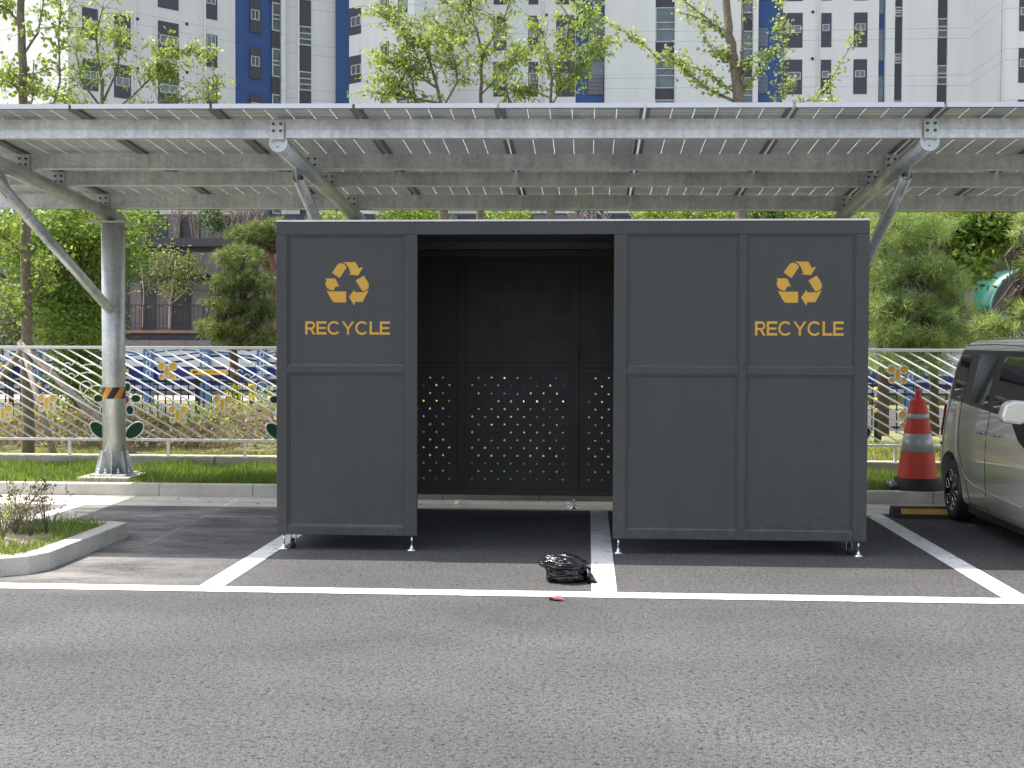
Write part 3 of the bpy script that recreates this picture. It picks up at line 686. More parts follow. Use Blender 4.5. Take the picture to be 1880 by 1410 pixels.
WP = [(.15, .70), (.2, .76), (.3, .785), (.5, .798), (.7, .80), (.85, .79), (.95, .776), (1.02, .768), (1.1, .755), (1.3, .715), (1.5, .672), (1.56, .655), (1.6, .635), (1.64, .60), (1.67, .52), (1.69, .35), (1.7, .0)]
def EP(t):
    e = 1.0
    if t < .09: q = 1-t/.09; e = 1-.17*q**2.2
    if t > .86: q = (t-.86)/.14; e = 1-.22*q**2
    return e
def surf(u, z, off=0):                       # point on the side that faces the booth
    r_, f_ = interp(z, RP), interp(z, FP); t = min(1, max(0, (u-r_)/(f_-r_)))
    return (XC-(interp(z, WP)*EP(t)+off), YR-u, z)
def car_body():
    zs = [.15, .17, .2, .25, .32, .4, .5, .6, .7, .78, .85, .9, .95, 1.0, 1.05, 1.1, 1.2, 1.3, 1.4, 1.48, 1.54, 1.58, 1.61, 1.635, 1.655, 1.67, 1.68, 1.688, 1.695, 1.7]
    ts = [0, .01, .02, .035, .05, .07, .09, .12, .16]+[.2+.04*i for i in range(16)]+[.83, .86, .88, .9, .92, .94, .96, .98, 1.0]
    nt_, nz_ = len(ts), len(zs); vs = []; fs = []
    for s_ in (-1, 1):
        for t in ts:
            for z in zs:
                r_, f_ = interp(z, RP), interp(z, FP); vs.append((XC+s_*interp(z, WP)*EP(t), YR-(r_+(f_-r_)*t), z))
    B = nt_*nz_
    for s_ in (0, 1):
        for i in range(nt_-1):
            for j in range(nz_-1):
                a = s_*B+i*nz_+j; q = (a, a+1, a+nz_+1, a+nz_); fs.append(q if s_ else q[::-1])
    # ends: bands across the width
    K = 8
    def strip(idx):
        pass
    for i in (0, nt_-1):
        rows_ = []
        for j in range(nz_):
            a, b = Vector(vs[i*nz_+j]), Vector(vs[B+i*nz_+j]); row = [i*nz_+j]
            for k_ in range(1, K):
                q = k_/K; p = a.lerp(b, q); bulge = .05*sin(pi*q)**.8; p.y += bulge if i == 0 else -bulge*2; vs.append(tuple(p)); row.append(len(vs)-1)
            row.append(B+i*nz_+j); rows_.append(row)
        for j in range(nz_-1):
            for k_ in range(K): fs.append((rows_[j][k_], rows_[j][k_+1], rows_[j+1][k_+1], rows_[j+1][k_]))
    for i in range(nt_-1): fs.append((i*nz_, (i+1)*nz_, B+(i+1)*nz_, B+i*nz_))
    m = MB(); m.smooth = True; m.add(vs, fs); return m
body = car_body().build('body', PAINT, car)
def weld(o, d=1e-4):
    bm = bmesh.new(); bm.from_mesh(o.data); bmesh.ops.remove_doubles(bm, verts=bm.verts, dist=d); bmesh.ops.recalc_face_normals(bm, faces=bm.faces); bm.to_mesh(o.data); bm.free()
weld(body)
RWY, FWY, WZ, WR = 11.75, 9.23, .287, .287
cutters = []
for wy in (RWY, FWY):
    c = MB().path([(XC-1.0, wy, WZ+.01), (XC-.52, wy, WZ+.01)], .345, 40).build('cut', PAINT); cutters.append(c)
    c = MB().path([(XC+.52, wy, WZ+.01), (XC+1.0, wy, WZ+.01)], .345, 40).build('cut', PAINT); cutters.append(c)
for c in cutters:
    md = body.modifiers.new('arch', 'BOOLEAN'); md.operation = 'DIFFERENCE'; md.object = c; md.solver = 'EXACT'
bpy.context.view_layer.update(); dg = bpy.context.evaluated_depsgraph_get()
nm = bpy.data.meshes.new_from_object(body.evaluated_get(dg)); body.modifiers.clear(); body.data = nm
for c in cutters: bpy.data.objects.remove(c, do_unlink=True)
ew = body.modifiers.new('edges', 'EDGE_SPLIT'); ew.split_angle = radians(40)
def patch(name, pts, mat, par, off=.004, n=14, thick=.006):
    """pts: four (u,z) corners, rear-bottom, front-bottom, front-top, rear-top; laid on the side surface"""
    (a, b, c, d) = [Vector((*p, 0)) for p in pts]; vs = []; fs = []
    for lay in (off, off-thick):
        for i in range(n+1):
            for j in range(n+1):
                p = a.lerp(b, i/n).lerp(d.lerp(c, i/n), j/n); vs.append(surf(p.x, p.y, lay))
    L_ = (n+1)**2
    for i in range(n):
        for j in range(n):
            q = i*(n+1)+j; fs.append((q, q+n+1, q+n+2, q+1)); fs.append((L_+q, L_+q+1, L_+q+n+2, L_+q+n+1))
    e = [i*(n+1) for i in range(n+1)]+[n*(n+1)+j for j in range(1, n+1)]+[i*(n+1)+n for i in range(n-1, -1, -1)]+[j for j in range(n-1, 0, -1)]
    for i in range(len(e)): fs.append((e[i], e[(i+1) % len(e)], L_+e[(i+1) % len(e)], L_+e[i]))
    m = MB(); m.smooth = True; m.add(vs, fs); o = m.build(name, mat, par); sp = o.modifiers.new('e', 'EDGE_SPLIT'); sp.split_angle = radians(50); return o
TRIM = simple('black_trim', (.010, .010, .011), .35, spec=.3)
def bz(u): return interp(u, [(.3, 1.12), (.55, 1.12), (.62, 1.115), (1.0, 1.08), (1.6, 1.045), (2.6, 1.0), (2.9, .99)])
band = patch('window_surround', [(.40, 1.12), (2.72, .995), (2.48, 1.56), (.36, 1.575)], TRIM, car, .003, 20)
patch('quarter_window', [(.50, 1.15), (.80, 1.135), (.78, 1.525), (.50, 1.53)], GLASSC, band, .006)
patch('rear_door_window', [(1.0, 1.12), (1.52, 1.095), (1.50, 1.525), (1.03, 1.53)], GLASSC, band, .006)
patch('front_door_window', [(1.68, 1.085), (2.5, 1.04), (2.38, 1.51), (1.68, 1.52)], GLASSC, band, .006)
# shut lines and creases: thin dark or bright lines laid into the side
def sline(name, pts, r, mat, par, off=.0):
    q = []
    for (u0, z0), (u1, z1) in zip(pts[:-1], pts[1:]):
        for i in range(6): q.append(surf(u0+(u1-u0)*i/6, z0+(z1-z0)*i/6, off))
    q.append(surf(*pts[-1], off)); return MB().path(q, r, 6).build(name, mat, par)
sline('door_gap', [(1.6, .2), (1.6, 1.06)], .0035, BLACK, car)
sline('door_gap', [(.78, 1.10), (.80, .9), (.86, .66), (1.0, .5), (1.08, .34), (1.12, .2)], .0035, BLACK, car)
sline('door_gap', [(2.62, 1.0), (2.66, .8), (2.62, .5), (2.55, .2)], .0035, BLACK, car)
sline('door_gap', [(.44, 1.12), (.40, .98), (.37, .85), (.355, .72), (.33, .5)], .003, BLACK, car)
sline('bumper_gap', [(.09, .70), (.2, .695), (.33, .69)], .009, BLACK, car)
sline('roof_gap', [(.52, 1.615), (1.2, 1.622), (2.2, 1.60)], .004, BLACK, car)
# raised body crease sweeping down the door
sline('sill_strip', [(.98, .175), (2.6, .175)], .008, simple('sill_grey', (.3, .3, .3), .3, .4), car)
sline('body_crease', [(.95, .52), (1.05, .44), (1.3, .40), (1.8, .37), (2.45, .36)], .009, PAINT, car, -.005)
for u in (1.42, 1.78):
    h = MB(); p = [surf(u+.02*i, .875, .022 if 0 < i < 7 else .002) for i in range(8)]; h.path(p, .012, 8); h.build('door_handle', simple('handle_silver', (.5, .5, .48), .2, .6), car)
# tail lamp
tl = MB(); pts = [(1.02, .10), (.90, .08), (.78, .06)]
patch('tail_lamp', [(.085, .76), (.20, .76), (.24, 1.06), (.13, 1.06)], simple('lamp_red', (.35, .015, .02), .15), car, .022, 8, .03)
# door mirror
mr = MB(); mr.prism([(0, -.02), (.03, .085), (.10, .115), (.20, .11), (.22, .06), (.20, -.045), (.16, -.075), (.03, -.06)], lambda a, b, t: (3.11+a+t*0, 9.72+t, 1.08+b), -.07, .035)
mo = mr.build('mirror_housing', PAINT, car, bevel=.035)
MB().prism([(0.0, -.03), (.17, -.06), (.2, .05), (.03, .06)], lambda a, b, t: (3.125+a, 9.76+t, 1.08+b), -.002, .004).build('mirror_glass', GLASSC, mo)
MB().prism([(.10, -.06), (.23, -.02), (.27, -.16), (.20, -.26), (.15, -.2)], lambda a, b, t: (3.12+a, 9.72+t, 1.08+b), -.06, .02).build('mirror_arm', TRIM, mo)
def wheel(wy, side):
    X = XC+side*.78; s_ = side; wh = MB()
    wh.lathe((X, wy, WZ), [(h, r) for h, r in []] or [(.195, -.0*s_), (.24, -.0*s_), (.272, -.012*s_), (.285, -.04*s_), (.287, -.09*s_), (.285, -.145*s_), (.27, -.17*s_), (.2, -.175*s_)], 48, 0)
    t = wh.build('tyre', RUBBER, car)
    rm = MB(); rm.lathe((X, wy, WZ), [(.2, -.003*s_), (.196, -.005*s_), (.19, -.04*s_), (.06, -.03*s_), (.05, -.012*s_), (0, -.012*s_)], 40, 0)
    r_ = rm.build('rim', simple('rim_dark', (.02, .02, .022), .35, .3), t)
    sp = MB()
    for i in range(6):
        a = 2*pi*i/6+.3; loop = []
        for ra, da in ((.075, 0), (.105, -.27), (.165, -.34), (.186, -.1), (.186, .1), (.165, .34), (.105, .27)): loop.append((X-.008*s_, wy+ra*cos(a+da*.85), WZ+ra*sin(a+da*.85)))
        loop.append(loop[0]); sp.path(loop, .0065, 6, cap=False)
    sp.lathe((X-.01*s_, wy, WZ), [(.196, .002), (.2, -.004*s_), (.203, .002)], 40, 0)
    sp.build('spokes', simple('rim_silver', (.55, .55, .55), .25, .8), r_)
for wy in (RWY, FWY):
    for sd_ in (-1, 1): wheel(wy, sd_)
m = MB(); m.box(XC-.5, XC+.5, 8.9, 12.1, .12, .3); m.box(XC-.74, XC+.74, 9.62, 11.35, .13, .22); m.build('underbody', BLACK, car)

# ------------------------------------------------------------------ apartment buildings
class Face:
    def __init__(s, p, ang, off=0):
        s.p = Vector((p[0], p[1])); a = radians(ang); s.d = Vector((sin(a), cos(a))); s.n = Vector((s.d.y, -s.d.x))
        if s.n.dot(s.p) > 0: s.n = -s.n
    def s_of(s, px, py=100):
        r_ = ray(px, py); k_ = r_.x/r_.y                # x = k*y ; p + d*s on that line
        return (k_*s.p.y-s.p.x)/(s.d.x-k_*s.d.y)
    def z_of(s, px, py):
        q = s.p+s.d*s.s_of(px, py); return at(px, py, q.y).z
    def pt(s, u, z, o=0): q = s.p+s.d*u+s.n*o; return (q.x, q.y, z)
    def box(s, m, u0, u1, z0, z1, o0, o1): return m.box(u0, u1, z0, z1, o0, o1, lambda a, b, c: s.pt(a, b, c))
def window_grid(bld, F, cols, ytop, ybot, glass, rows, name='window', pitch=2.83, gx=None):
    """cols: px left/right of a dark panel; ytop,ybot: its px rows; glass: fraction box (x0,x1,z0,z1) of the panel"""
    u0, u1 = F.s_of(cols[0]), F.s_of(cols[1])
    if u0 > u1: u0, u1 = u1, u0
    zt, zb = F.z_of(cols[0], ytop), F.z_of(cols[0], ybot); h = zt-zb
    proto = None
    g = (u0+(u1-u0)*glass[0], u0+(u1-u0)*glass[1], zb+h*glass[2], zb+h*glass[3]); fw = .045
    m = MB(); F.box(m, u0, g[0], zb, zt, -.05, .02); F.box(m, g[1], u1, zb, zt, -.05, .02); F.box(m, g[0], g[1], zb, g[2], -.05, .02); F.box(m, g[0], g[1], g[3], zt, -.05, .02)
    p = m.build(name, DARKM, bld)
    m = MB(); F.box(m, g[0], g[1], g[2], g[3], .0, .012); q = m.build('pane', GLASSB, p)
    m = MB(); mid = (g[0]+g[1])/2
    for a, b, c, d in ((g[0], g[1], g[2], g[2]+fw), (g[0], g[1], g[3]-fw, g[3]), (g[0], g[0]+fw, g[2]+fw, g[3]-fw), (g[1]-fw, g[1], g[2]+fw, g[3]-fw)): F.box(m, a, b, c, d, .013, .05)
    if g[1]-g[0] > .5: F.box(m, mid-fw/2, mid+fw/2, g[2]+fw, g[3]-fw, .013, .05)
    r_ = m.build('frame', WFRAME, p)
    for rr in rows:
        if rr == 0: continue
        c = p.copy(); COL.objects.link(c); c.parent = bld; c.location = (0, 0, rr*pitch)
        for ch in (q, r_): e = ch.copy(); COL.objects.link(e); e.parent = c; e.location = (0, 0, 0)
def strip_window(bld, F, cols, y_glass_top, y_glass_bot, rows, pitch=2.83, split=(.35, .55)):
    """tall stair strip: dark spandrel column with a glazed unit per floor"""
    u0, u1 = F.s_of(cols[0]), F.s_of(cols[1])
    if u0 > u1: u0, u1 = u1, u0
    zt, zb = F.z_of(cols[0], y_glass_top), F.z_of(cols[0], y_glass_bot); h = zt-zb; fw = .07
    m = MB(); F.box(m, u0, u1, zb, zt, .0, .012); p = m.build('window', GLASSB, bld)
    m = MB()
    for z in (zb, zb+h*split[0], zb+h*split[1], zt-fw): F.box(m, u0, u1, z, z+fw, .013, .06)
    F.box(m, u0, u0+fw, zb+fw, zt-fw, .013, .05)
    f = m.build('frame', WFRAME, p)
    m = MB(); F.box(m, u0, u1, zt, zb+pitch, -.03, .03); s_ = m.build('spandrel', DARKM, p)
    for rr in rows:
        if rr == 0: continue
        c = p.copy(); COL.objects.link(c); c.parent = bld; c.location = (0, 0, rr*pitch)
        for ch in (f, s_): e = ch.copy(); COL.objects.link(e); e.parent = c; e.location = (0, 0, 0)
def wall_seg(bld, F, x0, x1, mat, o0, o1, name='wall', z0=0, z1=75):
    m = MB(); F.box(m, F.s_of(x0), F.s_of(x1), z0, z1, o0, o1); return m.build(name, mat, bld)
RW = range(-3, 5)
# block A: turned 45 degrees, its near corner at px 125
pA = at(125, 100, 68)
FA = Face((pA.x, pA.y), 44.5); FAL = Face((pA.x, pA.y), -45.5)
bA = thing('apartment_block', 'white apartment block turned cornerwise at the left with a dark blue stripe', 'apartment block', (pA.x, pA.y+8, 0))
# body as a solid set back from its facing
uE = FA.s_of(432); wall_seg(bA, FA, 125, 432, GREYF, -8, 0)
wall_seg(bA, Face((pA.x-.01, pA.y+.01), -55), 124.8, -60, GREYF, -.5, -.02)
wall_seg(bA, FA, 432, 513, BLUEF, -8, -.06, 'blue_wall')
for cols, yt, yb, gl in (((151, 180), 12, 70, (.1, .9, .35, .62)), ((209, 240), 24, 86, (.1, .9, .35, .62)), ((290, 328), 37, 103, (.08, .95, .38, .62)), ((376, 399), 61, 121, (.12, .85, .46, .97))):
    window_grid(bA, FA, cols, yt, yb, gl, RW)
window_grid(bA, FA, (459, 480), 0, 58, (.08, .8, .40, .72), RW)
strip_window(bA, FA, (499, 513), 88, 140, RW, split=(.4, .55))
pB = FA.p+FA.d*FA.s_of(514)
FB = Face((pB.x, pB.y+.2), 60)
wall_seg(bA, FB, 514, 521, WHITEF, -3, .35, 'corner_fin')
wall_seg(bA, FB, 521, 545, GREYF, -3, -.0); wall_seg(bA, FB, 545, 548, WHITEF, -3, .2, 'corner_fin')
strip_window(bA, FB, (548, 571), 47, 82, RW, split=(.3, .6))
wall_seg(bA, FB, 548, 571, DARKM, -3, -.04); wall_seg(bA, FB, 571, 616, GREYF, -3, .0)
wall_seg(bA, FB, 616, 640, BLUEF, -3, .25, 'blue_wall')
# vents
def vents(bld, F, px, py, rows):
    u, z = F.s_of(px), F.z_of(px, py)
    for r_ in rows: MB().path([F.pt(u, z+r_*2.83, 0), F.pt(u, z+r_*2.83, .05)], .09, 12).build('vent', BLACK, bld)
vents(bA, FA, 252.5, 35, range(-2, 4)); vents(bA, FA, 343, 44, range(-2, 4))
def downpipe(bld, F, px):
    u = F.s_of(px); MB().path([F.pt(u, .5, .08), F.pt(u, 45, .08)], .06, 8).build('downpipe', WHITEF, bld)
downpipe(bA, FA, 247); downpipe(bA, FA, 375.5)
# block B: facing the camera, with an angled return at its left end
pC = at(640, 100, 74)
FR = Face((pC.x, pC.y), 125)      # return face running right and towards the camera
bB = thing('apartment_block', 'wide white apartment block facing the camera behind the middle trees with two blue strips', 'apartment block', (15, 86, 0))
wall_seg(bB, FR, 641, 760, WHITEF, -3, 0)
window_grid(bB, FR, (641, 663), 16, 66, (.2, 1.0, .3, .66), RW)
window_grid(bB, FR, (698, 714), -12, 18, (.05, .95, .1, .9), RW); window_grid(bB, FR, (731, 748), -2, 26, (.2, .95, .3, .8), RW)
pD = FR.p+FR.d*FR.s_of(760); FD = Face((pD.x, 78.0), 90)
wall_seg(bB, FD, 757, 1057, WHITEF, -10, 0)
wall_seg(bB, FD, 1057, 1111, BLUEF, -10, -.15, 'blue_wall'); wall_seg(bB, FD, 1111, 1203, WHITEF, -10, .1)
wall_seg(bB, FD, 1203, 1239, DARKM, -10, -.35); wall_seg(bB, FD, 1239, 1360, WHITEF, -10, .1)
wall_seg(bB, FD, 1360, 1382, DARKM, -10, -.3); wall_seg(bB, FD, 1382, 1391, WHITEF, -10, .25, 'corner_fin'); wall_seg(bB, FD, 1391, 1437, BLUEF, -10, -.1, 'blue_wall')
wall_seg(bB, FD, 1437, 1613, WHITEF, -10, 0); wall_seg(bB, FD, 1613, 1625, BLUEF, -10, -.2, 'blue_wall')
wall_seg(bB, FD, 1625, 1641, WHITEF, -10, .2); wall_seg(bB, FD, 1641, 1656, DARKM, -10, -.15); wall_seg(bB, FD, 1656, 1720, WHITEF, -10, .1)
wall_seg(bB, FD, 1720, 1739, DARKM, -10, -.15); wall_seg(bB, FD, 1739, 1778, WHITEF, -10, .1)
for cols, yt, yb, gl in (((906, 930), 29, 93, (.15, .9, .3, .72)), ((970, 988), 29, 93, (.1, .9, .38, .68)), ((1021, 1056), 28, 93, (.05, .55, .35, .66)),
                         ((1437, 1473), 24, 88, (.25, .92, .42, .64)), ((1507, 1526), 24, 87, (.12, .8, .47, .67)), ((1567, 1592), 23, 87, (.12, .85, .48, .68))):
    window_grid(bB, FD, cols, yt, yb, gl, RW)
for cols, yt, yb in (((1203, 1239), 14, 78), ((1361, 1381), 57, 110)):
    strip_window(bB, Face((pD.x, 78.35 if cols[0] == 1203 else 78.3), 90), cols, yt, yb, RW)
for cols, yt, yb in (((1641, 1656), 13, 31), ((1720, 1739), 34, 70)): strip_window(bB, Face((pD.x, 78.15), 90), cols, yt, yb, RW)
for cols in ((1080, 1108), (1391, 1410)):
    u0, u1 = FD.s_of(cols[0]), FD.s_of(cols[1]); yt, yb = (28, 88) if cols[0] == 1080 else (26, 84)
    zt, zb = FD.z_of(cols[0], yt), FD.z_of(cols[0], yb); zm = zt-(zt-zb)*.42
    m = MB(); FD.box(m, u0, u1, zm, zt, -.15, -.12); p = m.build('louvre_window', GLASSB, bB)
    m = MB(); FD.box(m, u0, u1, zb, zm, -.15, -.13); q = m.build('louvre_back', DARKM, p); m = MB()
    for i in range(14): FD.box(m, u0, u1, zb+(zm-zb)*i/14, zb+(zm-zb)*(i+.45)/14, -.12, -.07)
    r_ = m.build('louvre_slats', simple('louvre_grey', (.3, .31, .34), .5), p)
    for rr in RW:
        if rr == 0: continue
        c = p.copy(); COL.objects.link(c); c.parent = bB; c.location = (0, 0, rr*2.83)
        for ch in (q, r_): e = ch.copy(); COL.objects.link(e); e.parent = c; e.location = (0, 0, 0)
# blue glass strip at px 1617
for rr in range(-3, 6):
    u0, u1 = FD.s_of(1614.5), FD.s_of(1623.5); z = FD.z_of(1619, 110)+rr*2.83; m = MB(); FD.box(m, u0, u1, z, z+1.9, -.2, -.17); m.build('stair_window', GLASSB, bB)
vents(bB, FD, 1003, 27.5, range(-1, 3)); vents(bB, FD, 1491.5, 22, range(-2, 3))
for px in (997, 1500, 1111.5, 1239.5): downpipe(bB, FD, px)
# block C at the far right: its side wall recedes, its front faces the camera
pE = at(1845, 100, 71.2); FE = Face((pE.x, pE.y), 90)
bC = thing('apartment_block', 'white apartment block at the right edge with a blank wall turned to the left', 'apartment block', (pE.x+8, pE.y+6, 0))
m = MB().box(pE.x, pE.x+22, pE.y, pE.y+14, 0, 75); m.build('wall', WHITEF, bC)
window_grid(bC, FE, (1870, 1900), 88, 152, (.08, .9, .45, .68), RW)
MB().path([(pE.x-.06, pE.y+.6, .5), (pE.x-.06, pE.y+.6, 45)], .06, 8).build('downpipe', WHITEF, bC)
# filler of the left-hand side beyond block A
# ------------------------------------------------------------------ terraces, walls and street behind the fence
sheet('street', [(-60, 25), (60, 25), (60, 34), (-60, 34)], -.022, ROADM)
sheet('footpath', [(-60, 36.5), (60, 36.5), (60, 41.4), (-60, 41.4)], -.02, WALLC)
def wall_thing(name, label, cat, x0, x1, y0, y1, z0, z1, mat): return tag(MB().box(x0, x1, y0, y1, z0, z1).build(name, mat), label, cat)
wall_thing('retaining_wall', 'low dark stone retaining wall under the terrace railing', 'wall', -40, 12.5, 41.5, 42.3, -.02, 2.02, STONED)
wall_thing('wall_coping', 'rust brown ledge capping the dark retaining wall', 'coping', -40, 12.5, 41.4, 42.4, 2.022, 2.12, simple('rust_ledge', (.33, .19, .12), .8))
wall_thing('retaining_wall', 'light grey stone foot wall behind the striped banner', 'wall', -40, 12.5, 40.4, 40.9, -.02, 1.78, STONEL)
slab('upper_terrace', -40, 12.5, 42.3, 60, 1.9, 2.0, SOIL)
pod = thing('podium_building', 'dark stone podium with lighter grey panels behind the railing and small pine', 'building', (-10, 50, 2))
m = MB().box(-40, 13, 45, 58, 2.0, 5.2); m.build('wall', STONED, pod)
for x0, x1 in ((352, 520), (289, 311), (240, 260), (-10, 60), (540, 900), (1000, 1250), (1320, 1500)):
    a, b = at(x0, 500, 44.9).x, at(x1, 500, 44.9).x
    for z0, z1 in ((2.05, 3.9), (4.2, 5.0)): MB().box(a, b, 44.85, 44.998, z0, z1).build('stone_panel', STONEL, pod)
MB().box(-40, 13, 44.7, 45.2, 5.2, 5.5).build('parapet', simple('parapet_dark', (.05, .05, .06), .5), pod)
pod2 = thing('podium_building', 'dark grey upper wall at the foot of the apartment blocks behind bare shrubs', 'building', (-5, 63, 0))
MB().box(-60, 60, 62, 64, 0, 8.2).build('wall', STONED, pod2)
for x0, x1 in ((310, 330), (370, 400), (560, 640), (760, 840), (980, 1060), (1180, 1260)):
    a, b = at(x0, 400, 61.9).x, at(x1, 400, 61.9).x; MB().box(a, b, 61.8, 61.998, 5.5, 8.1).build('stone_panel', STONEL, pod2)
bal = thing('terrace_railing', 'dark metal railing with thin upright bars along the stone terrace', 'railing', (-12, 41.7, 2.12))
m = MB()
for i in range(230): m.box(-31+i*.135, -31+i*.135+.018, 41.69, 41.71, 2.15, 2.95)
m.build('upright_bars', simple('railing_dark', (.03, .03, .035), .5), bal)
MB().box(-31, 0, 41.68, 41.72, 2.95, 2.99).box(-31, 0, 41.68, 41.72, 2.18, 2.2).build('handrail', simple('railing_dark', (.03, .03, .035), .5), bal)
for i in range(16): MB().box(-31+i*2, -31+i*2+.05, 41.67, 41.73, 2.12, 3.1).build('post', simple('railing_dark', (.03, .03, .035), .5), bal)
# black park fence
bfz = thing('black_fence', 'black metal fence of upright bars along the street beyond the dry shrubs', 'fence', (0, 22, 0))
m = MB()
for i in range(300): m.box(-21+i*.14, -21+i*.14+.02, 21.99, 22.01, .12, 1.0)
m.build('upright_bars', BLACK, bfz)
MB().box(-21, 21, 21.98, 22.02, .93, .97).box(-21, 21, 21.98, 22.02, .78, .81).box(-21, 21, 21.98, 22.02, .2, .24).build('rail', BLACK, bfz)
for i in range(21): MB().box(-21+i*2, -20.93+i*2, 21.96, 22.03, 0, 1.04).build('post', BLACK, bfz)
for px in (462, 1610, 70):
    p = at(px, 730, 21.5); b_ = thing('bollard', {462: 'black and yellow banded bollard left of the booth beyond the shrubs', 1610: 'black and yellow banded bollard right of the booth beyond the fence', 70: 'black and yellow banded bollard near the left tree trunk'}[px], 'bollard', (p.x, 21.5, 0), 'banded bollards')
    MB().path([(p.x, 21.5, 0), (p.x, 21.5, .92)], .045, 12).build('post', BLACK, b_)
    for z in (.5, .68, .86): MB().lathe((p.x, 21.5, z), [(.045, 0), (.05, 0), (.05, .07), (.045, .07)], 16).build('yellow_band', OCHRE, b_)
# banner fence: white with blue waves over a blue band
def m_banner():
    k = N('banner_cloth'); P = k.coord('World'); s = k.sep(P); x, z = s[0], s[2]
    c = (.70, .71, .72)
    def wave(cc, z0, amp, per, ph, wd, colr):
        y = k.math('MULTIPLY', k.math('SINE', k.math('MULTIPLY_ADD', x, 2*pi/per, ph)), amp)
        d = k.math('ABSOLUTE', k.math('SUBTRACT', k.math('SUBTRACT', z, z0), y)); f = k.math('LESS_THAN', d, wd)
        return k.mix(f, cc, colr)
    c = wave(c, 1.36, .07, 2.7, .5, .022, (.03, .10, .26)); c = wave(c, 1.22, .10, 3.3, 2, .028, (.012, .02, .10)); c = wave(c, 1.40, .08, 3.3, 4, .02, (.05, .13, .32))
    c = k.mix(k.math('LESS_THAN', z, 1.02), c, (.012, .03, .20)); c = wave(c, .66, .07, 2.2, 1, .04, (.55, .57, .6))
    c = k.mix(k.math('LESS_THAN', z, .50), c, (.5, .52, .55))
    k.base(c, .7); return k.m
ban = thing('street_banner', 'long white banner with blue waves over a dark blue band across the street', 'banner', (-12, 34, 0))
MB().box(-24, 12, 34.0, 34.02, .40, 1.5).build('banner_cloth', m_banner(), ban)
PBL = simple('banner_post_blue', (.10, .19, .36), .6)
xs = [at(x, 660, 33.9).x for x in (272, 375, 480)]; st = 1.59
WORD = simple('banner_white', (.75, .75, .75), .6)
for i in range(-8, 14):
    X = xs[0]+i*st; p = MB().box(X-.14, X+.14, 33.9, 33.98, 0, 1.55).build('banner_post', PBL, ban)
    for z in (1.28, 1.02, .76):
        t = MB(); t.box(X-.06, X-.035, 33.88, 33.899, z, z+.15); t.box(X-.035, X+.02, 33.88, 33.899, z+.125, z+.15); t.box(X-.035, X+.02, 33.88, 33.899, z, z+.025); t.box(X+.045, X+.065, 33.88, 33.899, z, z+.15)
        t.build('lettering', WORD, p)
for px in (383, 200, 560, 740):
    X = at(px, 684, 33.8).x; b_ = MB().box(X-.53, X+.53, 33.84, 33.87, .80, .95).build('yellow_plate', OCHRE, ban)
    t = MB(); MB().box(X-.45, X-.40, 33.82, 33.839, .85, .90).box(X-.39, X-.34, 33.82, 33.839, .85, .9).build('symbol', BLACK, b_)
    for i in range(6): t.box(X-.20+i*.07, X-.165+i*.07, 33.82, 33.839, .875, .895)
    t.build('lettering', BLACK, b_)
bl = thing('banner_sign', 'white sign with black characters at the left edge beyond the fence', 'sign', at(12, 700, 33.6))
X = at(12, 660, 33.6).x
MB().box(X-1.6, X+.66, 33.6, 33.64, 1.02, 1.5).build('board', WORD, bl); t = MB()
g = lambda a, b, c, d: t.box(X+a, X+b, 33.57, 33.598, 1.06+c, 1.06+d)
for o_ in (-.75, -.33, .1):      # Korean syllable blocks built of strokes
    g(o_, o_+.16, .36, .38); g(o_+.14, o_+.16, .24, .36); g(o_+.21, o_+.235, .22, .40); g(o_+.0, o_+.02, .24, .34); g(o_, o_+.14, .24, .26)
g(.5, .53, .30, .34); g(.56, .59, .22, .36)
for o_ in (-.7, -.25, .2): g(o_+.08, o_+.1, .08, .13); g(o_, o_+.18, .07, .09); g(o_-.03, o_+.21, .02, .04)
t.build('lettering', BLACK, bl)
# right side: shelter roof, pale fence and dark building far right
sh = thing('shelter', 'green translucent barrel roof shelter at the far right behind the pine', 'shelter', (15.5, 40, 0))
GR = simple('green_polycarbonate', (.012, .085, .062), .3); cp = at(1832, 560, 40); mm = MB(); n = 20
vs = [];
for y in (39, 42):
    for i in range(n+1):
        a = pi*i/n; vs.append((cp.x+1.0-1.55*cos(a), y, 2.75+1.4*sin(a)))
mm.smooth = True; mm.add(vs, [(i, i+1, n+2+i, n+1+i) for i in range(n)]); o = mm.build('barrel_roof', GR, sh); so_ = o.modifiers.new('t', 'SOLIDIFY'); so_.thickness = .03
for X in (cp.x-.5, cp.x+2.5):
    for y in (39, 42): MB().path([(X, y, 0), (X, y, 2.8)], .05, 8).build('post', WHITEM, sh)
MB().path([(cp.x+1.0-1.55*cos(pi*i/n), 38.97, 2.75+1.4*sin(pi*i/n)) for i in range(n+1)], .035, 8).build('arch_rib', simple('green_rib', (.05, .28, .22), .4), sh)
wf = thing('white_barrier', 'white translucent panel fence with dark uprights at the far right above the car', 'fence', (13, 32, 0))
a0, a1 = at(1700, 600, 32).x, at(1960, 600, 32).x
MB().box(a0, a1, 32, 32.03, .9, 2.42).build('panel', simple('pale_sheet', (.55, .57, .62), .5), wf); m = MB()
for i in range(30): m.box(a0+i*.155, a0+i*.155+.02, 31.95, 31.97, 1.45, 2.47)
m.box(a0, a1, 31.94, 31.98, 2.45, 2.49); m.build('upright_bars', BLACK, wf)
wall_thing('dark_wall', 'tall dark grey wall at the far right behind the trees', 'wall', 13.4, 40, 48, 49, 0, 8.0, simple('wall_dark', (.055, .052, .062), .7))
slab('planting_bank', 4, 13.2, 36.5, 47, -.02, .8, FARG)

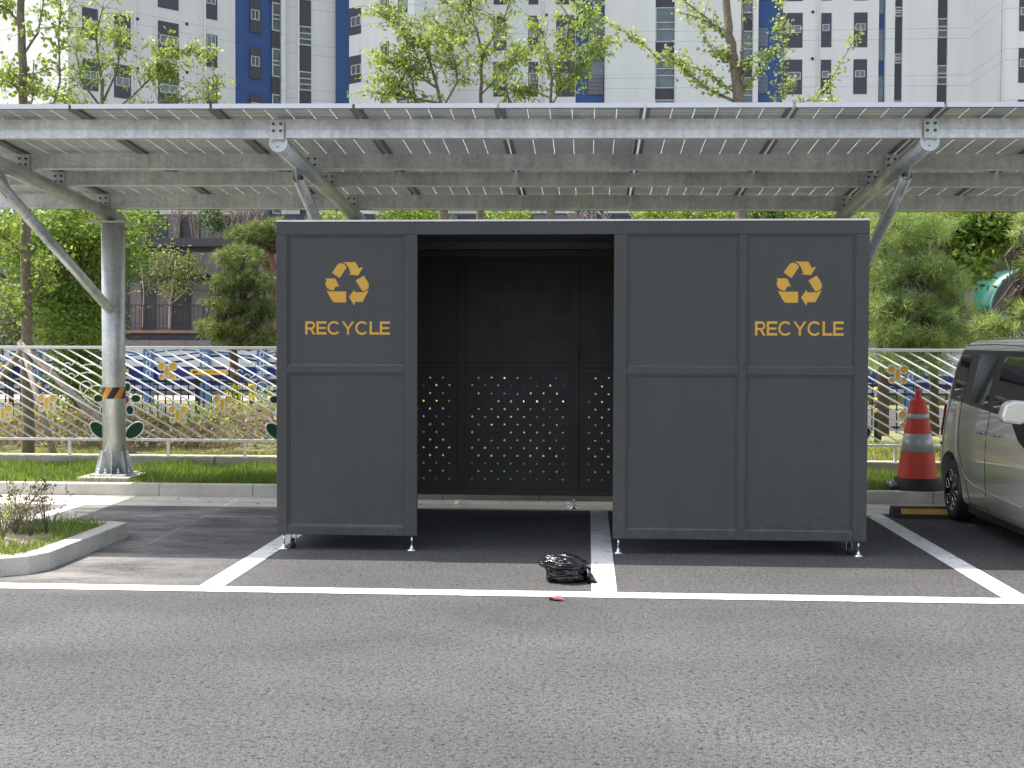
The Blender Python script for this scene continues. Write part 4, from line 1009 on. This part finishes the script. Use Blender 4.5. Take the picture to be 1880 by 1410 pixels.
# ------------------------------------------------------------------ vegetation behind the fence
grass('lawn_grass', -14, 14, 15.13, 18.2, -.03, 60000, .05, .14, GRASSY, .010)
def shrub_bed(name, x0, x1, y0, y1, n, h, mat, L, seed, z=-.03):
    X = rng.uniform(x0, x1, n); Y = rng.uniform(y0, y1, n); hh = h*(.75+.25*np.sin(X*2.3+Y)+.15*np.sin(X*7.1))
    Z = z+hh*rng.uniform(.05, 1, n)**.7; C = np.stack([X, Y, Z], 1); D = unit(rng.normal(size=(n, 3))*[1, 1, .6]+[0, 0, .9])
    Lv = rng.uniform(.5, 1.2, n)*L; return tag(quads(name, leafpoly(C, D, Lv, Lv*.42), mat, tintof(n, C, .9)), kind='stuff')
shrub_bed('dry_shrub_bed', -14, 2.2, 18.3, 21.2, 24000, .62, DRY, .11, 1)
shrub_bed('leafy_shrub_bed', -14, 2.2, 18.9, 21.5, 19000, .88, YGR, .075, 2)
grass('far_lawn_grass', 2.2, 14, 18.2, 21.6, -.03, 20000, .05, .13, GRASSY, .014)

def twigs_of(paths, n, lmin, lmax, up=.35, tlo=.25):
    """random twigs leaving the given limb paths; returns list of (start, end)"""
    out = []
    for _ in range(n):
        p = rnd.choice(paths); t = rnd.uniform(tlo, 1)*(len(p)-1); i = min(int(t), len(p)-2); a = Vector(p[i]).lerp(Vector(p[i+1]), t-i)
        dr = (Vector(p[i+1])-Vector(p[i])).normalized(); v = Vector((rnd.gauss(0, 1), rnd.gauss(0, 1), rnd.gauss(0, .6)+up)); v = (v.normalized()+dr*.35).normalized()
        L = rnd.uniform(lmin, lmax); b = a+v*L; c = a+v*L*.5+Vector((0, 0, .06*L)); out.append((a, c, b))
    return out
def leaves_on(segs, per, L, W, droop=.5, spread=.05):
    C = []; D = []
    for a, c, b in segs:
        for _ in range(per):
            t = rnd.uniform(.15, 1.05); p = a.lerp(c, min(1, t*2)) if t < .5 else c.lerp(b, (t-.5)*2)
            C.append((p.x+rnd.gauss(0, spread), p.y+rnd.gauss(0, spread), p.z+rnd.gauss(0, spread*.7)))
            d = (b-a).normalized(); D.append((d.x*.5+rnd.gauss(0, .7), d.y*.5+rnd.gauss(0, .7), rnd.gauss(0, .45)-droop))
    C = np.array(C); D = unit(np.array(D)); n = len(C); Lv = L*rng.uniform(.6, 1.25, n)
    return leafpoly(C, D, Lv, Lv*W), C
def tree(name, label, cat, base, limbs, radii, ntw, tl, per, L, W, mat, bark=None, group=None, up=.35, droop=.5, spread=.05, tlo=.25, extra=None):
    """limbs: lists of 3D points (first one is the trunk); every limb gets its twigs and leaves"""
    t = thing(name, label, cat, base, group); bark = bark or BARK
    m = MB()
    for i, (p, r_) in enumerate(zip(limbs, radii)):
        n = len(p); rr = [r_[0]+(r_[1]-r_[0])*j/(n-1) for j in range(n)]
        # refine path with slight wobble
        q = []; qr = []
        for j in range(n-1):
            for s_ in range(4):
                v = Vector(p[j]).lerp(Vector(p[j+1]), s_/4)
                if s_: v += Vector((rnd.gauss(0, 1), rnd.gauss(0, 1), 0))*r_[1]*.3
                q.append(v); qr.append(rr[j]+(rr[j+1]-rr[j])*s_/4)
        q.append(Vector(p[-1])); qr.append(rr[-1]); m.path(q, qr, 9)
    crown_l = [p for p, r_ in zip(limbs, radii) if r_[1] < .03] or limbs
    tw = twigs_of(crown_l, ntw, tl[0], tl[1], up, tlo)
    for a, c, b in tw: m.path([a, c, b], [.006, .004, .002], 4, cap=False)
    tr = m.build('trunk', bark, t)
    P, C = leaves_on(tw, per, L, W, droop, spread)
    if extra is not None: P = np.concatenate([P, extra]); C = np.concatenate([C, extra[:, 0]])
    quads('crown', P, mat, tintof(len(P), C, .5), t); return t
def px(pts, Y, jit=.25): return [at(x, y, Y+(rnd.uniform(-jit, jit) if i else 0)) for i, (x, y) in enumerate(pts)]
def blob(cx, cy, Y, rx, ry, rd, n, L, W, holes=.0, mode='cluster', cs=.16):
    """leaf clusters through an ellipsoid centred on a measured point; rx, ry in photo pixels, rd in metres"""
    c = at(cx, cy, Y); s_ = Y/FPX; k_ = max(1, n//26); D = unit(rng.normal(size=(k_, 3))); R = rng.uniform(.25, 1, (k_, 1))**.45
    Q = D*R*np.array([rx*s_, rd, ry*s_])*(1+.18*np.sin(D[:, :1]*9+cx)*np.cos(D[:, 2:]*7)); Q = Q+np.array(c)
    C = np.repeat(Q, 26, 0)+rng.normal(size=(k_*26, 3))*cs*np.array([1, 1, .7]); d = unit(rng.normal(size=C.shape)*[1, 1, .7]-[0, 0, .35])
    Lv = L*rng.uniform(.6, 1.25, len(C)); return leafpoly(C, d, Lv, Lv*W)
def cat_(*a): return np.concatenate(a)

# far left roadside tree with wooden support poles
Y = 17.0
tree('ginkgo_tree', 'tall ginkgo with a straight pale trunk at the left edge, tied to wooden poles', 'tree', at(52, 838, Y),
     [px([(52, 838), (50, 640), (48, 400), (43, 190), (40, 60), (36, -60)], Y, .05), px([(41, 45), (20, 25), (0, 12), (-20, 0)], Y), px([(47, 190), (30, 160), (0, 140)], Y),
      px([(43, 100), (70, 60), (78, 15), (82, -30)], Y), px([(46, 340), (80, 260), (110, 150), (108, 60), (112, -10)], Y), px([(47, 470), (20, 445), (-10, 425)], Y), px([(48, 590), (20, 560), (-15, 530)], Y),
      px([(46, 560), (75, 520), (90, 470)], Y), px([(44, 240), (60, 180), (62, 110)], Y), px([(38, 20), (60, -60), (80, -130)], Y), px([(37, -20), (10, -90), (-10, -150)], Y), px([(36, -55), (38, -130), (36, -200)], Y)],
     [(.085, .045), (.02, .008), (.02, .008), (.018, .006), (.022, .006), (.022, .008), (.022, .008), (.018, .006), (.018, .006), (.018, .006), (.018, .006), (.03, .006)], 235, (.15, .5), 11, .075, .8, LV_A, BARK, up=.2)
sup = thing('tree_support', 'brown wooden tripod poles propping the left ginkgo trunk', 'tree support', at(52, 838, 16.9))
for a, b in (((100, 838), (44, 642)), ((262, 850), (36, 628)), ((-40, 745), (46, 636))):
    A_, B_ = at(*a, 16.4 if a[0] != -40 else 17.6), at(*b, 16.95); A_.z = max(A_.z, .0); MB().path([A_, B_], .045, 12).build('pole', WOOD, sup)
MB().lathe(at(49, 640, 17.0)-Vector((0, 0, .06)), [(.1, 0), (.115, .02), (.11, .08), (.1, .1)], 16).build('binding', simple('sacking', (.2, .16, .11), .9), sup)

Y = 20.5
ex = cat_(blob(120, 500, Y, 75, 105, 1.1, 5200, .10, .45), blob(140, 600, Y, 60, 75, .9, 4300, .10, .45), blob(60, 440, Y, 75, 70, .9, 4500, .09, .45), blob(160, 420, Y, 70, 60, .9, 4500, .10, .45), blob(150, 690, Y, 45, 35, .6, 2200, .09, .45), blob(225, 470, Y, 32, 48, .6, 1300, .09, .45))
tree('broadleaf_tree', 'dense green broadleaf tree between the ginkgo trunk and the steel column', 'tree', at(140, 790, Y),
     [px([(140, 790), (138, 640), (125, 520), (110, 430), (105, 380)], Y, .05), px([(125, 520), (160, 470), (190, 430), (235, 420)], Y), px([(130, 600), (90, 540), (50, 500)], Y)],
     [(.11, .04), (.04, .012), (.04, .012)], 60, (.3, .6), 10, .10, .45, LV_B, BARKP, extra=ex)
Y = 19.0
tree('young_zelkova', 'young zelkova with drooping bright leaves showing above the canopy at the left', 'tree', at(208, 800, Y),
     [px([(208, 800), (208, 560), (203, 320), (189, 210)], Y, .05), px([(188, 200), (188, 150), (180, 110), (176, 60), (190, 12)], Y), px([(187, 220), (240, 180), (265, 155), (290, 130), (315, 90), (345, 92), (368, 102)], Y, .1),
      px([(188, 200), (150, 150), (140, 100), (150, 50)], Y), px([(188, 190), (215, 130), (222, 80), (215, 50)], Y), px([(187, 210), (110, 185), (75, 160)], Y), px([(290, 130), (310, 120), (300, 140)], Y), px([(187, 200), (150, 200), (110, 195)], Y), px([(188, 230), (250, 200), (300, 190), (380, 180), (398, 150)], Y)],
     [(.09, .045), (.03, .008), (.018, .006), (.02, .006), (.02, .006), (.02, .006), (.01, .004), (.02, .006), (.012, .005)], 250, (.15, .5), 14, .082, .42, LV_A, BARK, droop=.65)
tree('young_zelkova', 'wide many stemmed zelkova above the canopy just right of the blue wall', 'tree', at(815, 800, Y),
     [px([(815, 800), (815, 500), (812, 300), (808, 190)], Y, .05), px([(812, 200), (800, 150), (788, 110), (778, 80), (770, 40)], Y), px([(765, 200), (755, 140), (752, 100), (745, 60)], Y), px([(800, 160), (740, 120), (690, 110)], Y), px([(808, 190), (730, 175), (695, 172)], Y),
      px([(780, 90), (730, 45), (705, 30)], Y), px([(815, 230), (760, 180), (720, 150), (700, 148)], Y), px([(812, 200), (840, 150), (835, 110), (810, 60)], Y)],
     [(.1, .05), (.03, .008), (.02, .006), (.02, .006), (.02, .006), (.02, .006), (.02, .006), (.018, .006)], 250, (.15, .5), 14, .082, .42, LV_A, BARK, droop=.65)
tree('young_zelkova', 'slender zelkova with a forked dark stem above the middle of the canopy', 'tree', at(884, 800, 19.5),
     [px([(884, 800), (882, 500), (883, 300), (883, 190)], 19.5, .05), px([(883, 190), (885, 110), (886, 100)], 19.5), px([(886, 100), (874, 50), (845, 25), (820, 5), (800, -20)], 19.5), px([(886, 100), (905, 70), (925, 35), (940, -10)], 19.5), px([(883, 175), (905, 150), (935, 120), (965, 85)], 19.5),
      px([(870, 110), (840, 70), (800, 40)], 19.5), px([(872, 50), (865, 15), (870, -20)], 19.5)],
     [(.09, .03), (.028, .022), (.02, .006), (.018, .006), (.014, .006), (.012, .005), (.012, .005)], 190, (.15, .45), 12, .082, .42, LV_A, BARK, droop=.65)
tree('young_zelkova', 'airy zelkova above the canopy in front of the middle blue strip', 'tree', at(1011, 800, 19),
     [px([(1011, 800), (1012, 500), (1012, 300), (1011, 190)], 19, .05), px([(1011, 190), (1013, 140), (1005, 105), (1000, 75), (990, 45)], 19), px([(1013, 192), (1028, 165), (1050, 140), (1075, 110)], 19), px([(1013, 150), (1030, 110), (1042, 70), (1045, 30)], 19), px([(1070, 115), (1085, 90), (1105, 85)], 19), px([(1045, 60), (1080, 45), (1082, 20)], 19),
      px([(935, 190), (928, 150), (935, 115), (960, 90)], 19), px([(1011, 180), (975, 165), (930, 170)], 19)],
     [(.09, .045), (.022, .006), (.018, .006), (.015, .006), (.01, .004), (.01, .004), (.014, .005), (.014, .005)], 200, (.15, .42), 13, .082, .42, LV_A, BARK, droop=.65)
Y = 18.0
def ginkgo_sprays(paths, n):
    return leaves_on([(Vector(p[i]), Vector(p[i]).lerp(Vector(p[i+1]), .5), Vector(p[i+1])) for p in paths for i in range(len(p)-1)], n, .06, .9, .1, .045)[0]
gl = [px([(1356, 830), (1357, 500), (1357, 300), (1355, 190), (1347, 110), (1338, 50), (1332, -40)], Y, .04), px([(1353, 170), (1362, 110), (1364, 40), (1366, -30)], Y, .1), px([(1352, 188), (1300, 163), (1270, 140), (1245, 115), (1225, 100)], Y), px([(1352, 172), (1320, 150), (1295, 130), (1250, 118), (1205, 105)], Y, .15),
      px([(1345, 80), (1300, 35), (1260, 5), (1235, -20)], Y), px([(1340, 60), (1290, 35), (1245, 22)], Y), px([(1358, 170), (1380, 145), (1405, 115), (1420, 85), (1432, 30), (1438, -20)], Y, .1), px([(1437, 180), (1439, 100), (1436, 50)], Y, .1),
      px([(1488, 195), (1520, 155), (1550, 105), (1575, 62)], Y, .1), px([(1345, 100), (1310, 95), (1285, 45)], Y), px([(1350, 130), (1330, 100), (1315, 92)], Y), px([(1358, 160), (1380, 105), (1415, 100)], Y), px([(1405, 200), (1440, 170), (1455, 145)], Y), px([(1205, 105), (1175, 75), (1150, 60), (1120, 42)], Y, .1), px([(1440, 195), (1480, 185), (1530, 183)], Y)]
tree('ginkgo_tree', 'open branched ginkgo with grey forked trunk above the canopy at the right', 'tree', at(1356, 830, Y), gl,
     [(.11, .05), (.03, .008), (.022, .006), (.015, .006), (.02, .006), (.015, .006), (.014, .006), (.01, .005), (.01, .004), (.01, .004), (.01, .004), (.01, .004), (.01, .004), (.008, .003), (.01, .004)], 60, (.08, .25), 10, .06, .9, LV_G, BARK, droop=.1, extra=ginkgo_sprays(gl[2:], 46))

# pines: tufts of needles
def tufts(C, nper, L, W, up=.4):
    n = len(C); CC = np.repeat(C, nper, 0); D = unit(rng.normal(size=(n*nper, 3))+np.array([0, 0, up])); R = unit(np.cross(D, rng.normal(size=D.shape)))
    Lv = (L*rng.uniform(.7, 1.15, n*nper))[:, None]; return np.stack([CC, CC+D*Lv*.5+R*W*.5, CC+D*Lv, CC+D*Lv*.5-R*W*.5], 1)
def blobpts(cx, cy, Y, rx, ry, rd, k_, flat=1.0):
    c = at(cx, cy, Y); s_ = Y/FPX; D = unit(rng.normal(size=(k_, 3))); R = rng.uniform(.05, 1, (k_, 1))**.45
    return D*R*np.array([rx*s_, rd, ry*s_*flat])+np.array(c)
def pine(name, label, base, limbs, radii, blobs, Y, nper, L, W, mat, bark, up=.4):
    t = thing(name, label, 'tree', base); m = MB()
    for p, r_ in zip(limbs, radii):
        n = len(p); m.path(p, [r_[0]+(r_[1]-r_[0])*j/(n-1) for j in range(n)], 9)
    tr = m.build('trunk', bark, t); C = np.concatenate([blobpts(*b) for b in blobs])
    m = MB()
    for i in rng.integers(0, len(C), min(len(C), 260)):
        p = Vector(C[i]); l_ = rnd.choice(limbs); q = min((Vector(v) for v in l_), key=lambda v: (v-p).length)
        if (q-p).length < 1.5: m.path([q, q.lerp(p, .5)+Vector((0, 0, -.05)), p], [.012, .008, .004], 4, cap=False)
    m.build('branchlets', bark, tr); P = tufts(C, nper, L, W, up); tn = np.repeat(tintof(len(C), C, .5), nper)*.7+rng.uniform(0, .3, len(P)); quads('crown', P, mat, tn, t)
Y = 24
pine('pine_tree', 'small cloud pruned pine with a crooked trunk left of the booth', at(434, 760, Y),
     [px([(434, 760), (432, 700), (428, 640), (432, 600), (445, 560), (440, 510), (450, 470), (430, 450)], Y, .1), px([(428, 640), (400, 620), (370, 615)], Y), px([(432, 600), (470, 600), (500, 585)], Y), px([(445, 560), (410, 545), (385, 540)], Y)],
     [(.1, .03), (.03, .01), (.03, .01), (.025, .01)],
     [(437, 475, Y, 50, 26, .6, 150), (425, 520, Y, 50, 22, .6, 130), (470, 520, Y, 42, 26, .6, 130), (420, 560, Y, 55, 20, .6, 130), (480, 570, Y, 36, 26, .5, 120), (395, 605, Y, 36, 24, .5, 120), (450, 600, Y, 42, 18, .5, 80), (485, 620, Y, 36, 22, .5, 110), (425, 632, Y, 40, 8, .4, 40)], Y, 26, .13, .011, LV_P, BARKP)
Y = 30
pine('red_pine', 'taller red barked pine with a flat green top behind the booth at its left', at(520, 760, Y),
     [px([(520, 760), (512, 620), (505, 540), (500, 480), (490, 450)], Y, .1), px([(505, 540), (480, 480), (450, 440)], Y), px([(500, 500), (530, 460), (560, 440)], Y)], [(.13, .05), (.04, .015), (.04, .015)],
     [(470, 432, Y, 58, 16, .9, 260), (510, 418, Y, 60, 14, .9, 200), (500, 445, Y, 40, 14, .7, 90), (495, 520, Y, 20, 30, .4, 50)], Y, 24, .15, .014, LV_P, BARKR)
Y = 20
bl_ = []
for (cx, cy, rx, ry, k_) in ((1635, 425, 55, 38, 190), (1700, 415, 55, 34, 170), (1622, 500, 40, 40, 140), (1690, 490, 48, 32, 150), (1740, 520, 40, 30, 130), (1655, 560, 60, 24, 150), (1735, 572, 50, 26, 130), (1640, 610, 50, 25, 160), (1710, 620, 70, 25, 220), (1790, 615, 40, 20, 90), (1620, 660, 40, 25, 70), (1690, 665, 60, 25, 90), (1600, 560, 30, 40, 80)): bl_.append((cx, cy, Y, rx, ry, .9, k_))
pine('white_pine', 'large soft needled pine filling the gap right of the booth', at(1622, 800, Y),
     [px([(1622, 800), (1621, 640), (1620, 520), (1618, 400), (1616, 330)], Y, .05), px([(1621, 625), (1670, 600), (1720, 575), (1760, 550)], Y), px([(1620, 545), (1670, 505), (1700, 470), (1720, 440)], Y), px([(1621, 622), (1590, 600), (1560, 590)], Y), px([(1716, 800), (1714, 620), (1712, 500), (1708, 380)], Y+1, .05), px([(1622, 630), (1660, 590), (1700, 520), (1710, 500)], Y), px([(1714, 600), (1760, 580), (1800, 590)], Y)],
     [(.09, .05), (.03, .012), (.03, .012), (.025, .01), (.08, .04), (.025, .01), (.025, .01)], bl_, Y, 22, .17, .009, LV_W, BARKP, .25)
Y = 17.2
pine('white_pine', 'young yellow green pine shoots at the far right above the car roof', at(1905, 838, Y),
     [px([(1905, 838), (1900, 640), (1890, 500), (1880, 420)], Y, .05), px([(1895, 560), (1860, 520), (1845, 470)], Y), px([(1893, 500), (1870, 450), (1858, 400)], Y), px([(1900, 620), (1850, 590), (1810, 600)], Y)], [(.06, .02), (.015, .006), (.015, .006), (.015, .006)],
     [(1876, 572, Y, 26, 24, .3, 60), (1890, 470, Y, 26, 36, .3, 50), (1850, 602, Y, 26, 12, .3, 30), (1815, 600, Y, 25, 20, .3, 30), (1885, 420, Y, 28, 30, .3, 40)], Y, 24, .16, .010, LV_W, BARKP, .5)
Y = 27
tree('broadleaf_tree', 'bright large leaved tree behind the pines at the right under the canopy edge', 'tree', at(1775, 780, Y),
     [px([(1775, 780), (1778, 600), (1780, 480), (1770, 400), (1765, 340)], Y, .05), px([(1780, 500), (1820, 440), (1850, 390)], Y)], [(.12, .05), (.04, .012)], 20, (.3, .6), 8, .16, .5, LV_B, TWIG,
     extra=cat_(blob(1760, 400, Y, 75, 35, 1.2, 4200, .19, .42, cs=.25), blob(1820, 420, Y, 40, 40, 1.0, 2600, .19, .42, cs=.25), blob(1750, 470, Y, 60, 40, 1.0, 2600, .17, .42, cs=.25), blob(1650, 400, Y, 80, 25, 1.2, 2400, .17, .42, cs=.25)))
Y = 44
tree('small_tree', 'small spreading tree with thin pale stems on the terrace before the stone wall', 'tree', at(312, 605, Y),
     [px([(312, 605), (312, 555), (318, 520), (322, 480)], Y, .2), px([(312, 560), (340, 535), (350, 500)], Y), px([(290, 470), (280, 500)], Y), px([(312, 560), (290, 520), (285, 480)], Y), px([(262, 600), (264, 540), (260, 490)], Y)], [(.06, .03), (.03, .012), (.02, .01), (.02, .01), (.03, .015)], 40, (.3, .7), 8, .12, .5, LV_P, TWIG,
     extra=cat_(blob(303, 478, Y, 15, 20, .8, 420, .13, .5, cs=.3), blob(342, 488, Y, 24, 22, .8, 620, .13, .5, cs=.3), blob(322, 530, Y, 26, 22, .8, 420, .13, .5, cs=.3), blob(275, 495, Y, 14, 24, .8, 220, .13, .5, cs=.3)))
# bare whitish shrubs and bushes on the upper terrace
BLAB = ['whitish leafless shrub, leftmost on the dark upper terrace, left of the dark leaved bush', 'thin leafless shrub just left of the dark leaved bush on the terrace', 'leafless shrub just right of the dark leaved bush on the terrace', 'leafless shrub above the left half of the small pine', 'leafless shrub above the right half of the small pine', 'leafless shrub above the gap between small pine and booth',
 'bare reddish stems over the top left corner of the doorway', 'bare stems just left of the broad olive bush over the doorway', 'bare forked stems over the right end of the doorway', 'bare stems over the right doorway post', 'bare stems left of the pale green bush above the booth']
Y = 48
for i, (cx, n_) in enumerate(((322, 7), (358, 4), (400, 5), (425, 6), (452, 7), (480, 6), (705, 6), (740, 5), (1060, 6), (1100, 5), (1175, 5))):
    m = MB()
    for k_ in range(n_):
        x = cx+rnd.uniform(-6, 6); d = rnd.uniform(-18, 18); p = [at(x, 442, Y), at(x+d*.3, 415, Y+.3), at(x+d*.7+rnd.uniform(-3, 3), 395, Y-.2), at(x+d, 365, Y)]
        m.path(p, [.035, .03, .02, .008], 6)
        for _ in range(4):
            q = p[1].lerp(p[2], rnd.random()); m.path([q, q+Vector((rnd.uniform(-.5, .5), rnd.uniform(-.3, .3), rnd.uniform(.3, .8)))], [.012, .005], 4)
    tag(m.build('bare_shrub', TWIG), BLAB[i], 'shrub', 'bare shrubs on the upper terrace')
bs = [(390, 395, 20, 22, LV_D), (255, 400, 30, 25, LV_B), (610, 398, 22, 16, LV_A), (760, 395, 60, 14, LV_B), (930, 396, 34, 16, LV_A), (1200, 392, 28, 12, LV_A), (1250, 397, 30, 15, LV_A), (1330, 396, 60, 14, LV_A), (1400, 398, 40, 16, LV_D), (1480, 394, 60, 16, LV_A), (1560, 396, 40, 18, LV_B), (20, 420, 50, 50, LV_D), (20, 580, 50, 60, LV_P)]
nm_ = ['dark leaved bush left of the pale shrubs', 'green bush above the small terrace tree', 'light bush behind the brace of the middle rafter', 'broad olive bush above the left half of the doorway', 'round fresh green bush above the doorway', 'pale green bush above the right doorway post', 'yellow green bush over the middle right panel', 'wide yellow green bush above the booth roof', 'dark bush among yellow green ones over the booth', 'long yellow green bush over the second recycling sign', 'green bush behind the right rafter tube', 'dark green bush high behind the left ginkgo', 'olive green bush low behind the left ginkgo']
for (cx, cy, rx, ry, mt), lb in zip(bs, nm_):
    Y = 34 if cy > 500 else 46; b_ = thing('bush', lb, 'bush', at(cx, 700, Y)); q = at(cx, 700, Y); q0 = Vector((q.x, q.y, 0))
    m = MB()
    for k_ in range(4): m.path([q0, at(cx+rnd.uniform(-rx, rx)*.5, cy, Y)], [.06, .02], 6)
    m.build('stem', BARK, b_); P = blob(cx, cy, Y, rx, ry*1.3, .8, int(rx*28), .17, .5, cs=.25); quads('foliage', P, mt, tintof(len(P), P[:, 0], .8), b_)

# sparse plants on the island
for i, (a, b, h, mt) in enumerate((((30, 960), 0, .42, DRY), ((28, 975), 0, .3, YGR), ((55, 980), 0, .33, DRY), ((85, 975), 0, .38, LV_D), ((5, 985), 0, .28, YGR))):
    r_ = ray(*a); tt = (.15-CAMH)/r_.z; c = Vector((r_.x*tt, r_.y*tt, .13)); t = thing('small_shrub', ['twiggy shrub with brown leaves on the island near the left edge', 'yellow leaved low shrub on the island before the twiggy one', 'thin reddish shrub in the middle of the island plants', 'dark leaved shrub, rightmost on the island, above the grass', 'low yellowish shrub at the very left of the island'][i], 'shrub', c, 'sparse shrubs on the kerbed island'); m = MB(); tw = []
    for k_ in range(9):
        d = Vector((rnd.gauss(0, .35), rnd.gauss(0, .3), 1)).normalized(); e = c+d*h*rnd.uniform(.7, 1.15); mid = c+d*h*.5+Vector((rnd.gauss(0, .01), 0, 0)); m.path([c, mid, e], [.004, .003, .0015], 5)
        for _ in range(4):
            q = mid.lerp(e, rnd.random()); v = q+Vector((rnd.gauss(0, .05), rnd.gauss(0, .05), rnd.uniform(.01, .07))); tw.append((q, q.lerp(v, .5), v)); m.path([q, v], [.0022, .001], 4)
    m.build('stem', BARK, t); P, C = leaves_on(tw, 4, .028, .5, .0, .01); quads('foliage', P, mt, tintof(len(P)), t)

# loose grit on the tarmac
m = MB()
for i in range(260):
    x_, y_ = rnd.uniform(-5, 5), rnd.uniform(3.2, 9.2)**1.0; r_ = rnd.uniform(.0015, .0038)
    m.add([(x_+rnd.uniform(-r_, r_), y_+rnd.uniform(-r_, r_), z_) for z_ in (.001, .001, .001)]+[(x_, y_, .004+r_)], [(0, 1, 3), (1, 2, 3), (2, 0, 3)])
tag(m.build('road_grit', simple('grit_stone', (.24, .235, .225), .8, var=.5, scale=9)), kind='stuff')
m = MB()
for i in range(60):
    x_, y_ = rnd.uniform(-5, 4.5), rnd.choice([rnd.uniform(12.2, 12.85), rnd.uniform(9.3, 12.8)]); a = rnd.uniform(0, 6.3); r_ = rnd.uniform(.012, .028)
    m.add([(x_, y_, .012), (x_+r_*cos(a), y_+r_*sin(a), .02), (x_+2*r_*cos(a+.3), y_+2*r_*sin(a+.3), .012), (x_+r_*cos(a+.9), y_+r_*sin(a+.9), .014)], [(0, 1, 2, 3)])
tag(m.build('fallen_leaves', simple('dead_leaf', (.16, .11, .06), .8, var=.5)), kind='stuff')
